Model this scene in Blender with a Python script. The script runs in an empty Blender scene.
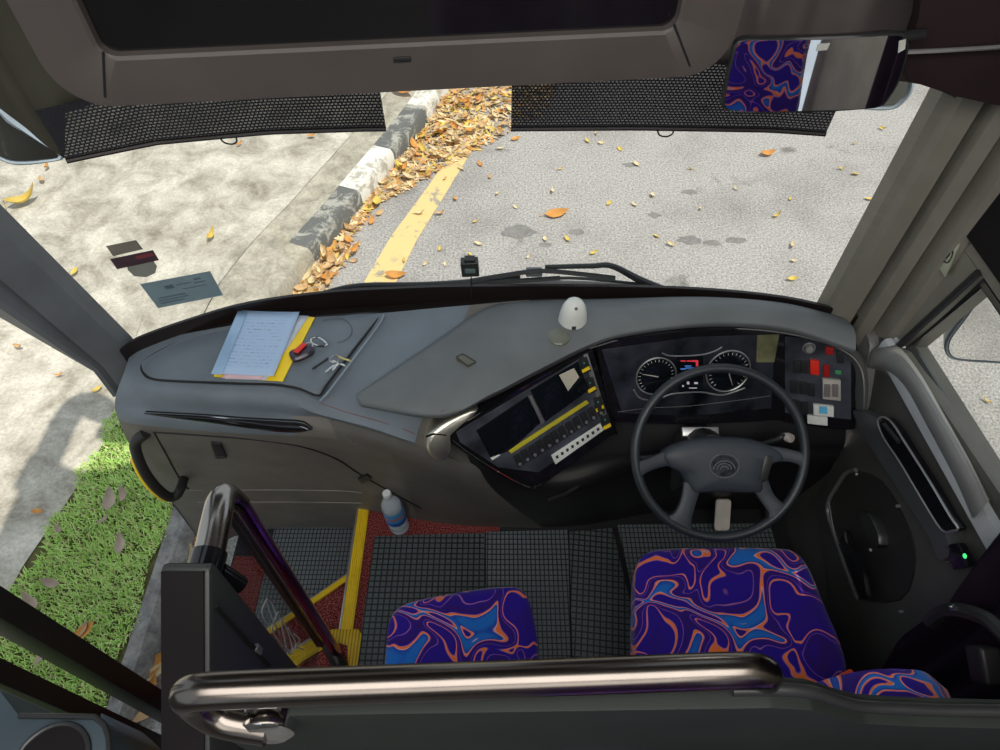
import bpy, bmesh, math, random
from mathutils import Vector, Matrix
random.seed(7)
C = bpy.context.scene.collection
V = Vector
# ------------------------------------------------------------------ camera
PITCH = math.radians(51.5); FPX = 660.0; CAM = V((0, 0, 2.35))
FWD = V((0, math.cos(PITCH), -math.sin(PITCH))); UP = V((0, math.sin(PITCH), math.cos(PITCH)))
cd = bpy.data.cameras.new('camera'); cd.sensor_width = 36; cd.lens = FPX * 36 / 1000; cd.clip_start = .02
cam = bpy.data.objects.new('camera', cd); C.objects.link(cam)
cam.location = CAM; cam.rotation_euler = (math.pi / 2 - PITCH, 0, 0)
bpy.context.scene.camera = cam

def ray(px, py): return FWD + V(((px - 500) / FPX, 0, 0)) + UP * (-(py - 375) / FPX)
def PZ(px, py, z): r = ray(px, py); return CAM + r * ((z - CAM.z) / r.z)      # point of a survey ray at a height
def PY(px, py, y): r = ray(px, py); return CAM + r * (y / r.y)
def PX(px, py, x): r = ray(px, py); return CAM + r * (x / r.x)
def PP(px, py, pl):                                                            # ... on a plane (origin, normal)
    r = ray(px, py); o, n = pl
    return CAM + r * ((o - CAM).dot(n) / r.dot(n))
def plane3(a, b, c):
    n = (b - a).cross(c - a).normalized()
    if n.dot(CAM - a) < 0: n.negate()
    return (a, n)

# ------------------------------------------------------------------ materials
def sr(r, g, b):
    f = lambda c: (c / 255 / 12.92) if c / 255 <= .04045 else ((c / 255 + .055) / 1.055) ** 2.4
    return (f(r), f(g), f(b), 1)
def newmat(name):
    m = bpy.data.materials.new(name); m.use_nodes = True
    nt = m.node_tree; return m, nt, nt.nodes['Principled BSDF']
def nd(nt, t, **k):
    n = nt.nodes.new(t)
    for a, b in k.items(): setattr(n, a, b)
    return n
def coords(nt, kind='Object', scale=None):
    t = nd(nt, 'ShaderNodeTexCoord'); return t.outputs[kind]
def noise(nt, co, scale, detail=3, rough=.5, dist=0):
    n = nd(nt, 'ShaderNodeTexNoise'); n.inputs['Scale'].default_value = scale; n.inputs['Detail'].default_value = detail
    n.inputs['Roughness'].default_value = rough; n.inputs['Distortion'].default_value = dist
    nt.links.new(co, n.inputs['Vector']); return n
def ramp(nt, fac, stops, mode='LINEAR'):
    r = nd(nt, 'ShaderNodeValToRGB'); e = r.color_ramp; e.interpolation = mode
    while len(e.elements) < len(stops): e.elements.new(.5)
    for el, (p, c) in zip(e.elements, stops):
        el.position = p; el.color = c if len(c) == 4 else (*c, 1)
    nt.links.new(fac, r.inputs['Fac']); return r
def mix(nt, fac, a, b):
    m = nd(nt, 'ShaderNodeMix', data_type='RGBA')
    for s, v in ((0, fac), (6, a), (7, b)):
        if hasattr(v, 'is_linked') or hasattr(v, 'links'): nt.links.new(v, m.inputs[s])
        else: m.inputs[s].default_value = v
    return m.outputs[2]
def bump(nt, p, h, s=.3, d=.002):
    b = nd(nt, 'ShaderNodeBump'); b.inputs['Strength'].default_value = s; b.inputs['Distance'].default_value = d
    nt.links.new(h, b.inputs['Height']); nt.links.new(b.outputs[0], p.inputs['Normal'])
def mat(name, col, rough=.5, metal=0, spec=.5, grain=0, gscale=400, vary=0, coat=0):
    m, nt, p = newmat(name)
    p.inputs['Roughness'].default_value = rough; p.inputs['Metallic'].default_value = metal
    p.inputs['Specular IOR Level'].default_value = spec; p.inputs['Coat Weight'].default_value = coat
    c = (*col[:3], 1)
    co = coords(nt)
    v = noise(nt, co, 9, 4)
    k = .12 + vary
    a = tuple(x * (1 - k) for x in c[:3]) + (1,); b = tuple(min(1, x * (1 + k)) for x in c[:3]) + (1,)
    r = ramp(nt, v.outputs['Fac'], [(.3, a), (.7, b)])
    nt.links.new(r.outputs[0], p.inputs['Base Color'])
    if grain:
        g = noise(nt, co, gscale, 2); bump(nt, p, g.outputs['Fac'], grain, .001)
    return m
def emis(name, col, s):
    m, nt, p = newmat(name); p.inputs['Base Color'].default_value = (*col[:3], 1)
    p.inputs['Emission Color'].default_value = (*col[:3], 1); p.inputs['Emission Strength'].default_value = s
    return m
def glassmat(name, tint=(.93, .95, .94), gloss=.08, rough=.0):
    m = bpy.data.materials.new(name); m.use_nodes = True; nt = m.node_tree; nt.nodes.clear()
    o = nd(nt, 'ShaderNodeOutputMaterial'); t = nd(nt, 'ShaderNodeBsdfTransparent'); t.inputs[0].default_value = (*tint, 1)
    g = nd(nt, 'ShaderNodeBsdfGlossy'); g.inputs['Roughness'].default_value = rough
    fr = nd(nt, 'ShaderNodeLayerWeight'); fr.inputs['Blend'].default_value = .5
    pw = nd(nt, 'ShaderNodeMath', operation='POWER'); pw.inputs[1].default_value = 4; nt.links.new(fr.outputs['Facing'], pw.inputs[0])
    ma = nd(nt, 'ShaderNodeMath', operation='MULTIPLY_ADD', use_clamp=True); ma.inputs[1].default_value = .55; ma.inputs[2].default_value = gloss * .4; nt.links.new(pw.outputs[0], ma.inputs[0])
    mx = nd(nt, 'ShaderNodeMixShader'); nt.links.new(ma.outputs[0], mx.inputs[0])
    nt.links.new(t.outputs[0], mx.inputs[1]); nt.links.new(g.outputs[0], mx.inputs[2]); nt.links.new(mx.outputs[0], o.inputs[0])
    return m
def brickmat(name, lug, gap, w, h, mortar, rough=.5, offset=0, strength=.8, dist=.004, spec=.5, noisek=0):
    m, nt, p = newmat(name); co = coords(nt)
    b = nd(nt, 'ShaderNodeTexBrick', offset=offset, squash=1, offset_frequency=2)
    b.inputs['Scale'].default_value = 1; b.inputs['Brick Width'].default_value = w; b.inputs['Row Height'].default_value = h
    b.inputs['Mortar Size'].default_value = mortar; b.inputs['Mortar Smooth'].default_value = .2
    b.inputs['Color1'].default_value = (*lug, 1); b.inputs['Color2'].default_value = (*[x * .9 for x in lug], 1); b.inputs['Mortar'].default_value = (*gap, 1)
    nt.links.new(co, b.inputs['Vector'])
    n = noise(nt, co, 14, 4)
    c = mix(nt, .25, b.outputs['Color'], b.outputs['Color'])
    nt.links.new(c, p.inputs['Base Color'])
    inv = nd(nt, 'ShaderNodeMath', operation='SUBTRACT'); inv.inputs[0].default_value = 1; nt.links.new(b.outputs['Fac'], inv.inputs[1])
    bump(nt, p, inv.outputs[0], strength, dist)
    p.inputs['Roughness'].default_value = rough; p.inputs['Specular IOR Level'].default_value = spec
    return m

DASH = mat('grey_dash_vinyl', (.13, .158, .185), .5, spec=.42, grain=.25, gscale=700)
DASHD = mat('dark_dash_vinyl', (.088, .09, .088), .5, spec=.4, grain=.25, gscale=700)
COWL = mat('warm_grey_cowl_vinyl', (.122, .134, .138), .55, spec=.4, grain=.25, gscale=700)
FRONT = mat('olive_grey_front_panel', (.155, .146, .13), .55, spec=.35, grain=.2, gscale=600)
BLACK = mat('black_plastic', (.012, .012, .013), .45, spec=.4)
SATIN = mat('satin_black', (.02, .021, .022), .35)
GLOSS = mat('gloss_black', (.008, .008, .01), .08, spec=.6)
FRIT = mat('black_glass_border', (.012, .008, .008), .3)
RUBBER = mat('black_rubber', (.015, .015, .015), .65)
CHROME = mat('chrome', (.78, .77, .75), .07, metal=1)
SILVER = mat('silver_plastic', (.5, .5, .5), .3, metal=.8)
STEELT = mat('brushed_steel_tube', (.40, .365, .33), .2, metal=1)
PURPLE = mat('purple_tinted_chrome', (.42, .17, .46), .2, metal=1)
TAUPE = mat('taupe_pillar_trim', (.175, .165, .135), .55, spec=.35, grain=.15, gscale=500)
SLATE = mat('slate_pillar_trim', (.12, .13, .14), .5, spec=.35, grain=.15, gscale=500)
BROWN = mat('brown_grey_housing', (.056, .047, .043), .5, spec=.4, grain=.2, gscale=500)
WALL = mat('dark_door_trim', (.062, .062, .058), .5, spec=.4, grain=.25, gscale=500)
SILLM = mat('sunlit_sill_trim', (.42, .44, .46), .5, grain=.15)  # sunlight on the sill is put into this lighter grey
SHELL = mat('interior_lining', (.10, .10, .10), .7)
BODY = mat('coach_outer_skin', (.35, .36, .38), .3)
YELLOWP = mat('yellow_plastic', (.85, .6, .02), .45)
WHITEP = mat('white_plastic', (.72, .74, .7), .4)
REDP = mat('red_plastic', (.65, .025, .015), .35)
REDD = mat('dark_red_plastic', (.3, .01, .01), .35)
GREENL = emis('green_indicator', (.05, .7, .2), 1.2)
PAPER = None
MIRROR = mat('mirror_glass', (.85, .86, .87), .015, metal=1)
SCREEN = mat('dark_screen', (.006, .008, .011), .06, spec=.6)
TVS = mat('black_television_screen', (.006, .0055, .006), .09, spec=.5)
CURT = mat('dark_plum_cloth', (.022, .012, .026), .85, spec=.2)
MAROON = mat('maroon_header_cloth', (.02, .011, .013), .8, spec=.2)
BLIND = mat('blackout_blind', (.008, .006, .007), .8, spec=.2)
PBLACK = mat('partition_laminate', (.014, .017, .016), .6, spec=.25)
CONS = mat('blue_grey_console', (.04, .06, .075), .45)
STEM = mat('leaf_dry', (.3, .16, .06), .7)

def fabric():
    m, nt, p = newmat('swirl_fabric'); co = coords(nt)
    d = noise(nt, co, 7, 0)
    mp = nd(nt, 'ShaderNodeVectorMath', operation='MULTIPLY_ADD'); mp.inputs[1].default_value = (.16, .16, .16)
    nt.links.new(d.outputs['Color'], mp.inputs[0]); nt.links.new(co, mp.inputs[2])
    n = noise(nt, mp.outputs[0], 8.6, 0, .5, .8)
    I = (.02, .002, .29, 1); I2 = (.03, .004, .16, 1); B = (.01, .16, .62, 1); B2 = (.01, .05, .42, 1); O = (.95, .2, .03, 1); P = (.62, .22, .42, 1); W = (.8, .5, .6, 1)
    r = ramp(nt, n.outputs['Fac'], [(0, I2), (.27, I), (.322, I), (.327, P), (.334, O), (.348, O), (.354, P), (.360, I), (.428, I), (.432, P), (.438, I), (.50, I2), (.555, I), (.560, P), (.566, O), (.581, O), (.587, W), (.593, B2), (.635, B), (.668, B), (.673, W), (.680, O), (.695, O), (.70, P), (.706, I)])
    r2 = noise(nt, co, 240, 2)
    nt.links.new(r.outputs[0], p.inputs['Base Color']); p.inputs['Roughness'].default_value = .75
    p.inputs['Sheen Weight'].default_value = .25; p.inputs['Specular IOR Level'].default_value = .25
    bump(nt, p, r2.outputs['Fac'], .3, .001)
    return m
FABRIC = fabric()
MAT_RUB = brickmat('square_stud_rubber', (.115, .135, .14), (.016, .018, .02), .021, .021, .0028, rough=.45)
MAT_RUB2 = brickmat('fine_stud_rubber', (.17, .195, .205), (.025, .03, .033), .016, .02, .0022, rough=.4)
NOSE = brickmat('ribbed_yellow_nosing', (.82, .55, .015), (.45, .27, .01), .011, 5, .0022, rough=.45, strength=.6, dist=.003)
def carpetm():
    m, nt, p = newmat('red_carpet'); co = coords(nt)
    n = noise(nt, co, 210, 2, .7); r = ramp(nt, n.outputs['Fac'], [(.36, (.05, .008, .01)), (.5, (.2, .03, .03)), (.64, (.42, .16, .14))])
    nt.links.new(r.outputs[0], p.inputs['Base Color']); p.inputs['Roughness'].default_value = .95; p.inputs['Specular IOR Level'].default_value = .1
    bump(nt, p, n.outputs['Fac'], .8, .004); return m
CARPET = carpetm()
def asphalt():
    m, nt, p = newmat('asphalt'); co = coords(nt)
    n = noise(nt, co, 60, 5, .75); n2 = noise(nt, co, 1.3, 5, .6); n3 = noise(nt, co, 2.4, 3, .5, .3)
    a = ramp(nt, n.outputs['Fac'], [(.3, (.15, .145, .14)), (.5, (.40, .385, .36)), (.7, (.68, .655, .61))])
    b = ramp(nt, n2.outputs['Fac'], [(.3, (.74, .73, .73)), (.55, (1, 1, 1))])
    s = ramp(nt, n3.outputs['Fac'], [(.27, (.5, .5, .5)), (.36, (1, 1, 1))])
    m1 = nd(nt, 'ShaderNodeMix', data_type='RGBA', blend_type='MULTIPLY'); m1.inputs[0].default_value = 1
    nt.links.new(a.outputs[0], m1.inputs[6]); nt.links.new(b.outputs[0], m1.inputs[7])
    m2 = nd(nt, 'ShaderNodeMix', data_type='RGBA', blend_type='MULTIPLY'); m2.inputs[0].default_value = 1
    nt.links.new(m1.outputs[2], m2.inputs[6]); nt.links.new(s.outputs[0], m2.inputs[7])
    nt.links.new(m2.outputs[2], p.inputs['Base Color']); p.inputs['Roughness'].default_value = .9; p.inputs['Specular IOR Level'].default_value = .2
    bump(nt, p, n.outputs['Fac'], .5, .006); return m
def concrete(name, lo, hi, s=1.0):
    m, nt, p = newmat(name); co = coords(nt)
    n = noise(nt, co, 3.2 * s, 8, .68, .4); n2 = noise(nt, co, 45, 4, .7)
    mid = tuple((x + y) / 2 for x, y in zip(lo, hi))
    a = ramp(nt, n.outputs['Fac'], [(.28, lo), (.45, mid), (.62, hi)])
    b = ramp(nt, n2.outputs['Fac'], [(.3, (.72, .72, .7)), (.6, (1, 1, 1))])
    m1 = nd(nt, 'ShaderNodeMix', data_type='RGBA', blend_type='MULTIPLY'); m1.inputs[0].default_value = 1
    nt.links.new(a.outputs[0], m1.inputs[6]); nt.links.new(b.outputs[0], m1.inputs[7])
    nt.links.new(m1.outputs[2], p.inputs['Base Color']); p.inputs['Roughness'].default_value = .9; p.inputs['Specular IOR Level'].default_value = .2
    bump(nt, p, n.outputs['Fac'], .4, .01); return m
def worn(name, paint, under, thr):
    m, nt, p = newmat(name); co = coords(nt)
    n = noise(nt, co, 7, 8, .7, .5)
    a = ramp(nt, n.outputs['Fac'], [(thr - .05, under), (thr + .03, paint)])
    nt.links.new(a.outputs[0], p.inputs['Base Color']); p.inputs['Roughness'].default_value = .85; p.inputs['Specular IOR Level'].default_value = .2
    bump(nt, p, n.outputs['Fac'], .4, .006); return m
ROAD = asphalt()
CONC = concrete('pale_concrete', (.22, .195, .145), (.72, .68, .58))
CONCK = concrete('kerb_concrete', (.25, .23, .18), (.56, .52, .42), 2)
STONE = concrete('dark_kerb_stone', (.10, .10, .10), (.34, .33, .31), 3)
SOIL = concrete('soil', (.06, .06, .02), (.16, .15, .06), 4)
YLINE = worn('worn_yellow_paint', (.78, .58, .26), (.36, .33, .27), .42)
KWHITE = worn('worn_white_paint', (.8, .78, .70), (.46, .43, .36), .47)
KBLACK = worn('worn_black_paint', (.15, .155, .145), (.42, .41, .36), .46)

def meshnet():
    m = bpy.data.materials.new('perforated_net'); m.use_nodes = True; nt = m.node_tree; p = nt.nodes['Principled BSDF']
    t = nd(nt, 'ShaderNodeTexCoord'); b = nd(nt, 'ShaderNodeTexBrick', offset=.5, offset_frequency=2)
    b.inputs['Scale'].default_value = 1; b.inputs['Brick Width'].default_value = .0085; b.inputs['Row Height'].default_value = .0066; b.inputs['Mortar Size'].default_value = .0019
    b.inputs['Mortar Smooth'].default_value = .3
    nt.links.new(t.outputs['UV'], b.inputs['Vector'])
    p.inputs['Base Color'].default_value = (.014, .015, .022, 1); p.inputs['Roughness'].default_value = .7
    mm = nd(nt, 'ShaderNodeMapRange'); mm.inputs['To Min'].default_value = .86; mm.inputs['To Max'].default_value = 1; nt.links.new(b.outputs['Fac'], mm.inputs['Value'])
    nt.links.new(mm.outputs[0], p.inputs['Alpha']); return m
NET = meshnet()
def papermat():
    m, nt, p = newmat('printed_sheet'); co = coords(nt, 'UV')
    b = nd(nt, 'ShaderNodeTexBrick', offset=.37, offset_frequency=2)
    b.inputs['Scale'].default_value = 1; b.inputs['Brick Width'].default_value = .17; b.inputs['Row Height'].default_value = .052; b.inputs['Mortar Size'].default_value = .019
    for k, c in (('Color1', (.2, .27, .38, 1)), ('Color2', (.36, .48, .66, 1)), ('Mortar', (.36, .49, .68, 1))): b.inputs[k].default_value = c
    nt.links.new(co, b.inputs['Vector'])
    n = noise(nt, co, 26, 3, .6); r = ramp(nt, n.outputs['Fac'], [(.45, (0, 0, 0)), (.6, (1, 1, 1))])
    sx = nd(nt, 'ShaderNodeSeparateXYZ'); nt.links.new(co, sx.inputs[0])
    rx = ramp(nt, sx.outputs[0], [(.14, (1, 1, 1)), (.17, (0, 0, 0)), (.86, (0, 0, 0)), (.9, (1, 1, 1))])
    ry = ramp(nt, sx.outputs[1], [(.1, (1, 1, 1)), (.14, (0, 0, 0)), (.84, (0, 0, 0)), (.88, (1, 1, 1))])
    m0 = mix(nt, .0, r.outputs[0], r.outputs[0])
    add = nd(nt, 'ShaderNodeMix', data_type='RGBA', blend_type='ADD'); add.inputs[0].default_value = 1
    nt.links.new(rx.outputs[0], add.inputs[6]); nt.links.new(ry.outputs[0], add.inputs[7])
    a2 = nd(nt, 'ShaderNodeMix', data_type='RGBA', blend_type='ADD', clamp_result=True); a2.inputs[0].default_value = 1
    nt.links.new(add.outputs[2], a2.inputs[6]); nt.links.new(m0, a2.inputs[7])
    c = mix(nt, a2.outputs[2], b.outputs['Color'], (.36, .49, .68, 1))
    nt.links.new(c, p.inputs['Base Color']); p.inputs['Roughness'].default_value = .6; return m
PAPER = papermat()
def seethrough(m, a): m.node_tree.nodes['Principled BSDF'].inputs['Alpha'].default_value = a; return m

# ------------------------------------------------------------------ objects
OFF = {}
def tag(o, label=None, cat=None, group=None, kind=None):
    if label: o['label'] = label
    if cat: o['category'] = cat
    if group: o['group'] = group
    if kind: o['kind'] = kind
    return o
def thing(name, label, cat, loc=(0, 0, 0), group=None, rot=None):
    o = bpy.data.objects.new(name, None); C.objects.link(o); o.location = loc; o.empty_display_size = .05
    if rot is not None: o.rotation_euler = rot
    OFF[o] = V((0, 0, 0)) if rot is not None else V(loc)
    return tag(o, label, cat, group)
def obj(name, bm, m, parent=None, angle=40, loc=None):
    me = bpy.data.meshes.new(name)
    off = OFF.get(parent, V((0, 0, 0))) if parent else (V(loc) if loc is not None else V((0, 0, 0)))
    bmesh.ops.recalc_face_normals(bm, faces=bm.faces)
    if off.length: bmesh.ops.translate(bm, verts=bm.verts, vec=-off)
    bm.to_mesh(me); bm.free()
    for mm in (m if isinstance(m, (list, tuple)) else [m]): me.materials.append(mm)
    me.polygons.foreach_set('use_smooth', [True] * len(me.polygons)); me.set_sharp_from_angle(angle=math.radians(angle))
    o = bpy.data.objects.new(name, me); C.objects.link(o)
    if parent: o.parent = parent; OFF[o] = off
    elif loc is not None: o.location = off; OFF[o] = off
    else: OFF[o] = off
    return o
def struct(name, bm, m, parent=None, angle=40):
    o = obj(name, bm, m, parent, angle)
    if not parent: o['kind'] = 'structure'
    return o
B = bmesh.new
def box(bm, c, s, rot=None, bev=0, mi=0):
    r = bmesh.ops.create_cube(bm, size=1); vs = r['verts']
    for v in vs: v.co = V((v.co.x * s[0], v.co.y * s[1], v.co.z * s[2]))
    if bev:
        es = list({e for v in vs for e in v.link_edges})
        q = bmesh.ops.bevel(bm, geom=es, offset=bev, segments=3, affect='EDGES', profile=.6)
        vs = list({v for f in q['faces'] for v in f.verts} | {v for v in vs if v.is_valid})
    M = (rot.to_4x4() if rot else Matrix()); M = Matrix.Translation(V(c)) @ M
    for v in vs: v.co = M @ v.co
    if mi:
        for f in {f for v in vs for f in v.link_faces}: f.material_index = mi
    return bm
def prism(bm, pts, ext, bev=0, mi=0):
    vs = [bm.verts.new(p) for p in pts]; f = bm.faces.new(vs)
    r = bmesh.ops.extrude_face_region(bm, geom=[f]); nv = [g for g in r['geom'] if isinstance(g, bmesh.types.BMVert)]
    for v in nv: v.co += V(ext)
    fs = {g for v in vs + nv for g in v.link_faces}
    for g in fs: g.material_index = mi
    if bev:
        es = list({e for v in vs + nv for e in v.link_edges})
        bmesh.ops.bevel(bm, geom=es, offset=bev, segments=2, affect='EDGES', profile=.6)
    return bm
def crom(pts, n, closed=False):
    P = [V(p) for p in pts]; m = len(P); out = []
    rng = range(m) if closed else range(m - 1)
    for i in rng:
        if closed: a, b, c, d = P[(i - 1) % m], P[i], P[(i + 1) % m], P[(i + 2) % m]
        else: a, b, c, d = (P[i - 1] if i else P[0] * 2 - P[1]), P[i], P[i + 1], (P[i + 2] if i + 2 < m else P[-1] * 2 - P[-2])
        for k in range(n):
            t = k / n
            out.append(.5 * ((2 * b) + (c - a) * t + (2 * a - 5 * b + 4 * c - d) * t * t + (3 * b - a - 3 * c + d) * t ** 3))
    if not closed: out.append(P[-1])
    return out
def tube(bm, pts, r, seg=12, sm=6, closed=False, cap=True, flat=None, mi=0):
    if sm: 
        rr = None
        if isinstance(r, (list, tuple)):
            rr = [v.x for v in crom([V((x, 0, 0)) for x in r], sm, closed)]
        P = crom(pts, sm, closed); R = rr or [r] * len(P)
    else: P = [V(p) for p in pts]; R = list(r) if isinstance(r, (list, tuple)) else [r] * len(P)
    n = len(P); rings = []; up = None
    for i in range(n):
        a = P[(i - 1) % n] if (closed or i) else P[0]; b = P[(i + 1) % n] if (closed or i < n - 1) else P[-1]
        t = (b - a).normalized()
        if up is None:
            up = V((0, 0, 1)) if abs(t.z) < .9 else V((0, 1, 0))
        x = t.cross(up).normalized(); up = x.cross(t).normalized()
        ring = []
        for k in range(seg):
            q = 2 * math.pi * k / seg
            ring.append(bm.verts.new(P[i] + (x * math.cos(q) * (flat or 1) + up * math.sin(q)) * R[i]))
        rings.append(ring)
    for i in range(n if closed else n - 1):
        a, b = rings[i], rings[(i + 1) % n]
        for k in range(seg):
            f = bm.faces.new((a[k], a[(k + 1) % seg], b[(k + 1) % seg], b[k])); f.material_index = mi
    if cap and not closed:
        bm.faces.new(rings[0]).material_index = mi; bm.faces.new(rings[-1]).material_index = mi
    return bm
def lathe(bm, prof, M=None, seg=32, mi=0):
    rings = []; M = M or Matrix()
    for r, z in prof:
        if r < 1e-6: rings.append([bm.verts.new(M @ V((0, 0, z)))])
        else: rings.append([bm.verts.new(M @ V((r * math.cos(2 * math.pi * k / seg), r * math.sin(2 * math.pi * k / seg), z))) for k in range(seg)])
    for a, b in zip(rings, rings[1:]):
        for k in range(seg):
            k2 = (k + 1) % seg
            if len(a) == 1 and len(b) == 1: continue
            if len(a) == 1: f = bm.faces.new((a[0], b[k], b[k2]))
            elif len(b) == 1: f = bm.faces.new((a[k], a[k2], b[0]))
            else: f = bm.faces.new((a[k], a[k2], b[k2], b[k]))
            f.material_index = mi
    return bm
def loft(bm, rows, nu=1, nv=1, closed=False, cap=False, uv=False, thick=0, mi=0):
    R = [crom(r, nu, closed) if nu > 1 else [V(p) for p in r] for r in rows]
    if nv > 1:
        cols = [crom([r[i] for r in R], nv) for i in range(len(R[0]))]
        R = [[c[j] for c in cols] for j in range(len(cols[0]))]
    vs = [[bm.verts.new(p) for p in r] for r in R]; m = len(R[0])
    lay = bm.loops.layers.uv.verify() if uv else None
    for j in range(len(vs) - 1):
        for i in range(m if closed else m - 1):
            i2 = (i + 1) % m
            f = bm.faces.new((vs[j][i], vs[j][i2], vs[j + 1][i2], vs[j + 1][i])); f.material_index = mi
            if uv:
                for l, (a, b) in zip(f.loops, ((i, j), (i + 1, j), (i + 1, j + 1), (i, j + 1))):
                    l[lay].uv = ((a / (m - 1)) * uv[0], (b / (len(vs) - 1)) * uv[1])
    if cap:
        bm.faces.new(vs[0]); bm.faces.new(vs[-1])
    if thick:
        bmesh.ops.recalc_face_normals(bm, faces=bm.faces)
        bmesh.ops.solidify(bm, geom=bm.faces[:], thickness=thick)
    return bm
def pillow(bm, outline, prof, ax=V((0, 0, 1)), nu=4, mi=0):
    """closed outline carried along ax; prof = (inset metres, height)"""
    O = crom(outline, nu, True) if nu > 1 else [V(p) for p in outline]; c = sum(O, V((0, 0, 0))) / len(O); rings = []
    for ins, h in prof:
        rings.append([c + (p - c) * max(.02, 1 - ins / max(1e-6, (p - c).length)) + ax * h for p in O])
    loft(bm, rings, closed=True, cap=True, mi=mi); return bm
def frame_from(n, up=V((0, 0, 1))):
    z = n.normalized(); x = up.cross(z).normalized(); y = z.cross(x)
    return Matrix((x, y, z)).transposed()
def at(p, n, up=V((0, 0, 1))): return Matrix.Translation(p) @ frame_from(n, up).to_4x4()
def rrect(w, h, r, k=5):
    out = []
    for cx, cy, a in ((w / 2 - r, h / 2 - r, 0), (-w / 2 + r, h / 2 - r, 90), (-w / 2 + r, -h / 2 + r, 180), (w / 2 - r, -h / 2 + r, 270)):
        for i in range(k + 1):
            q = math.radians(a + 90 * i / k); out.append(V((cx + r * math.cos(q), cy + r * math.sin(q), 0)))
    return out
def text_bm(s, size, M, ext=.0005):
    cu = bpy.data.curves.new('t', 'FONT'); cu.body = s; cu.size = size; cu.extrude = ext; cu.align_x = 'CENTER'; cu.align_y = 'CENTER'
    o = bpy.data.objects.new('t', cu); C.objects.link(o)
    bpy.context.view_layer.update()
    me = o.evaluated_get(bpy.context.evaluated_depsgraph_get()).to_mesh(); bm = bmesh.new(); bm.from_mesh(me); o.to_mesh_clear()
    bpy.data.objects.remove(o); bmesh.ops.transform(bm, matrix=M, verts=bm.verts); return bm
def copy_tree(o, parent=None):
    c = o.copy(); C.objects.link(c)
    if parent: c.parent = parent
    for ch in list(o.children): copy_tree(ch, c)
    return c

# ================================================================== OUTDOORS
GZ, SZ = -1.05, -.90                      # road, footpath levels
kerb_path = [(-1.665, -4), (-1.665, 1.3), (-1.57, 2.9), (-1.53, 3.35), (-1.42, 3.72), (-1.227, 4.2), (-.77, 5.47), (-.46, 6.45), (.6, 10.0), (2.4, 16)]
def kpt(i): return V((*kerb_path[i], 0))
bm = B(); prism(bm, [V((x, y, GZ - .05)) for x, y in [(-8, -6), (14, -6), (14, 22), (-8, 22)]], (0, 0, .05)); struct('road', bm, ROAD)
# yellow road line parallel with the bent kerb
def offs(path, d):
    out = []
    for i, (x, y) in enumerate(path):
        a = path[max(0, i - 1)]; b = path[min(len(path) - 1, i + 1)]; t = V((b[0] - a[0], b[1] - a[1], 0)).normalized()
        out.append(V((x + t.y * d, y - t.x * d, 0)))
    return out
bm = B(); yl = [PZ(352, 300, GZ), PZ(382, 300, GZ), PZ(457, 188, GZ), PZ(430, 186, GZ)]
yl = [PZ(352, 303, GZ), PZ(386, 303, GZ), PZ(417, 240, GZ), PZ(448, 190, GZ), PZ(492, 118, GZ), PZ(478, 113, GZ), PZ(428, 187, GZ), PZ(391, 237, GZ)]
prism(bm, [p + V((0, 0, .001)) for p in yl], (0, 0, .004)); o = struct('road_line', bm, YLINE); 
# dark oil stains on the asphalt
STAIN = concrete('oil_stain', (.20, .195, .185), (.30, .29, .275), 5)
for sx, sy, sr_, sa in ((518, 232, .13, .62), (690, 240, .10, .5), (712, 243, .07, .5), (577, 232, .06, .6), (690, 192, .07, .5), (655, 215, .05, .7), (630, 165, .06, .5), (735, 240, .09, .4), (545, 245, .05, .5)):
    c = PZ(sx, sy, GZ); bm = B(); rs = random.Random(sx)
    prism(bm, [c + V((sr_ * (1 + rs.uniform(-.25, .25)) * math.cos(k * .3927), sr_ * sa * (1 + rs.uniform(-.25, .25)) * math.sin(k * .3927), .0005)) for k in range(16)], (0, 0, .0015)); struct('road_stain', bm, STAIN)
# kerb: painted stretches
segs = [(0, 3.75, 0), (3.75, 4.45, 2), (4.45, 5.02, 1), (5.02, 5.72, 2), (5.72, 6.75, 1), (6.75, 7.5, 2), (7.5, 8.2, 1), (8.2, 20, 0)]
pp = []
for k in range(len(kerb_path) - 1):
    a, b = kpt(k), kpt(k + 1); n = max(1, int((b - a).length / .06))
    pp += [a.lerp(b, i / n) for i in range(n)]
def perp(i):
    t = (pp[min(len(pp) - 1, i + 4)] - pp[max(0, i - 4)]).normalized(); return V((-t.y, t.x, 0))
bm = B(); rows = []
for i, p in enumerate(pp):
    n = perp(i); w = random.uniform(-.004, .004); wd = .10 + .10 * min(1, max(0, (p.y - 1.3) / 1.3))
    rows.append([p + V((0, 0, GZ - .02)), p + n * .012 + V((0, 0, SZ - .035 + w)), p + n * .035 + V((0, 0, SZ + w)), p + n * wd + V((0, 0, SZ + .004)), p + n * (wd + .015) + V((0, 0, GZ - .02))])
vs = [[bm.verts.new(q) for q in r] for r in rows]
for i in range(len(vs) - 1):
    y = pp[i].y; mi = 3 if y < 2.6 else 0
    if y >= 2.6:
        for a, b, k in segs:
            if a <= y < b: mi = k
    for j in range(4): bm.faces.new((vs[i][j], vs[i][j + 1], vs[i + 1][j + 1], vs[i + 1][j])).material_index = mi
struct('kerb', bm, [CONCK, KWHITE, KBLACK, STONE])
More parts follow.
